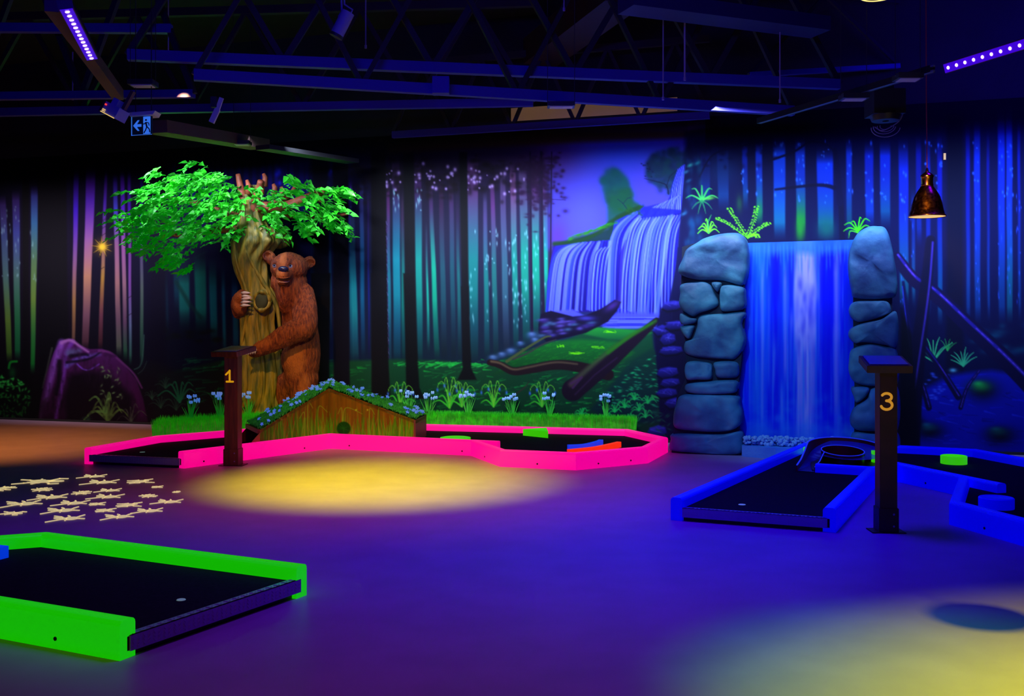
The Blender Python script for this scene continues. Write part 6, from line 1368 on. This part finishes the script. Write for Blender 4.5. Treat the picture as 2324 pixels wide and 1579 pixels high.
# small twin-blade fitting
Y = 8.8; fx = tag(empty('ceiling_fitting', tuple(D(490, 250, Y))), 'narrow pale slanted fitting hanging right of the exit sign', 'fitting')
b = MB(); b.bar(D(503, 222, Y), D(494, 248, Y), .02, .035); b.bar(D(494, 248, Y), D(480, 278, Y), .03, .045); b.build('blade', M_white, fx); b = MB(); b.box(tuple(D(486, 232, Y)), (.05, .05, .09)); b.build('bracket', M_case, fx)
# hanging spotlight
Y = 8.4; st = tag(empty('hanging_spotlight', tuple(D(776, 55, Y))), 'blue-lit cylindrical spotlight hanging from the roof at top centre', 'spotlight')
M_sp = mat('spot_case', (0.25, 0.25, 0.5, 1), .3); b = MB(); b.tube([D(790, 28, Y), D(764, 80, Y)], .055, 24); b.build('barrel', M_sp, st, smooth=35)
b = MB(); b.tube([D(765, 78, Y), D(762, 84, Y)], .058, 24); b.build('lens_rim', M_case, st, smooth=35); b = MB(); b.tube([D(774, -25, Y), D(776, 26, Y), D(768, 38, Y)], .008, 8); b.tube([D(780, -25, Y), D(782, 10, Y), D(800, 22, Y), D(792, 40, Y)], .008, 8); b.build('yoke', M_sp, st)
# copper pendant lamp
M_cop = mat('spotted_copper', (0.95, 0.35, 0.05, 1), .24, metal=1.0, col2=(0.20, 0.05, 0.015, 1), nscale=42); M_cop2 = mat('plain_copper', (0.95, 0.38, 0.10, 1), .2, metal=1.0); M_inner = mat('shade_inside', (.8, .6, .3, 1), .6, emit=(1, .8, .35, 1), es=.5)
Y = 8.7; bz = D(2104, 491, Y); k = Y/F_PX
pl = tag(empty('pendant_lamp', tuple(bz)), 'copper bell-shaped pendant lamp on a thin red cord, upper right', 'pendant lamp')
prof = [(40, 0), (41, 1), (39, 3), (36, 14), (33, 28), (28, 44), (21, 57), (16, 64), (13, 69)]; b = MB(); b.lathe([(r_*k, z*k) for r_, z in prof], tuple(bz), 48); b.build('shade', M_cop, pl, smooth=True)
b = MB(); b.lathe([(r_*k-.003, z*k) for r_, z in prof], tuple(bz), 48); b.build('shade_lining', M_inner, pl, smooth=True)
b = MB(); b.lathe([(40*k, -1*k), (42*k, 0), (40*k, 2*k)], tuple(bz), 48); b.build('rim', M_cop2, pl, smooth=True)
b = MB(); b.lathe([(13*k, 68*k), (13*k, 86*k), (14*k, 88*k), (14.5*k, 91*k), (14*k, 93*k), (10*k, 97*k), (4*k, 101*k), (2*k, 110*k), (.5*k, 112*k)], tuple(bz), 32); b.build('cap', M_cop2, pl, smooth=40)
b = MB(); b.lathe([(13.6*k, 69*k), (14.2*k, 70.5*k), (13.6*k, 72*k)], tuple(bz), 32); b.build('collar_ring', M_cop2, pl, smooth=True)
b = MB(); b.tube([bz+Vector((0, 0, 110*k)), bz+Vector((-.006, 0, 1.0)), bz+Vector((-.012, 0, 5.2-bz.z))], .0045, 8); b.build('cord', mat('red_cord', (.35, .04, .05, 1), .6), pl)
b = MB(); b.ball(bz+Vector((0, 0, .06)), .035, 16, 12); b.build('bulb', mat('warm_bulb', (1, .8, .5, 1), emit=(1, .7, .3, 1), es=2.0), pl, smooth=True)
# round ceiling lamp whose rim shows at the top
c = D(1990, -8, 8.0); b = MB(); b.lathe([(.12, 0), (.135, 0.0), (.135, .1), (.05, .16)], tuple(c), 36); o = b.build('round_lamp', M_case, None, smooth=35); tag(o, 'round lamp with glowing yellow rim cut by the top edge', 'lamp')
b = MB(); b.lathe([(.110, -.004), (.122, -.004), (.122, .002), (.110, .002), (.110, -.004)], tuple(c), 36); b.build('glowing_rim', mat('yellow_rim', (1, .8, .3, 1), emit=(1, .75, .2, 1), es=1.2), o)
# small orange tag on the wall
p = plane_pt(2144, 355, 0.02); b = MB(); b.box(tuple(p), (.022, .012, .07)); tag(b.build('wall_tag', mat('orange_tag', (.9, .55, .2, 1), emit=(1, .6, .2, 1), es=.4)), 'tiny orange tag high on the dark right part of the wall', 'tag')

# added dome out of view, placed to blot an oval off the yellow pool
c = Vector((2.70, 3.30, 3.2)); b = MB(); b.lathe([(0, .06), (.03, .055), (.06, .03), (.075, 0), (.072, 0), (0, .02)], tuple(c), 28); o = b.build('shadow_dome', M_case, None, smooth=35); tag(o, 'added black dome on a cord, casting a dark oval into the yellow light pool', 'lamp')
b = MB(); b.tube([c+Vector((0, 0, .055)), Vector((c.x, c.y, 5.2))], .003, 6); b.build('cord', M_case, o)
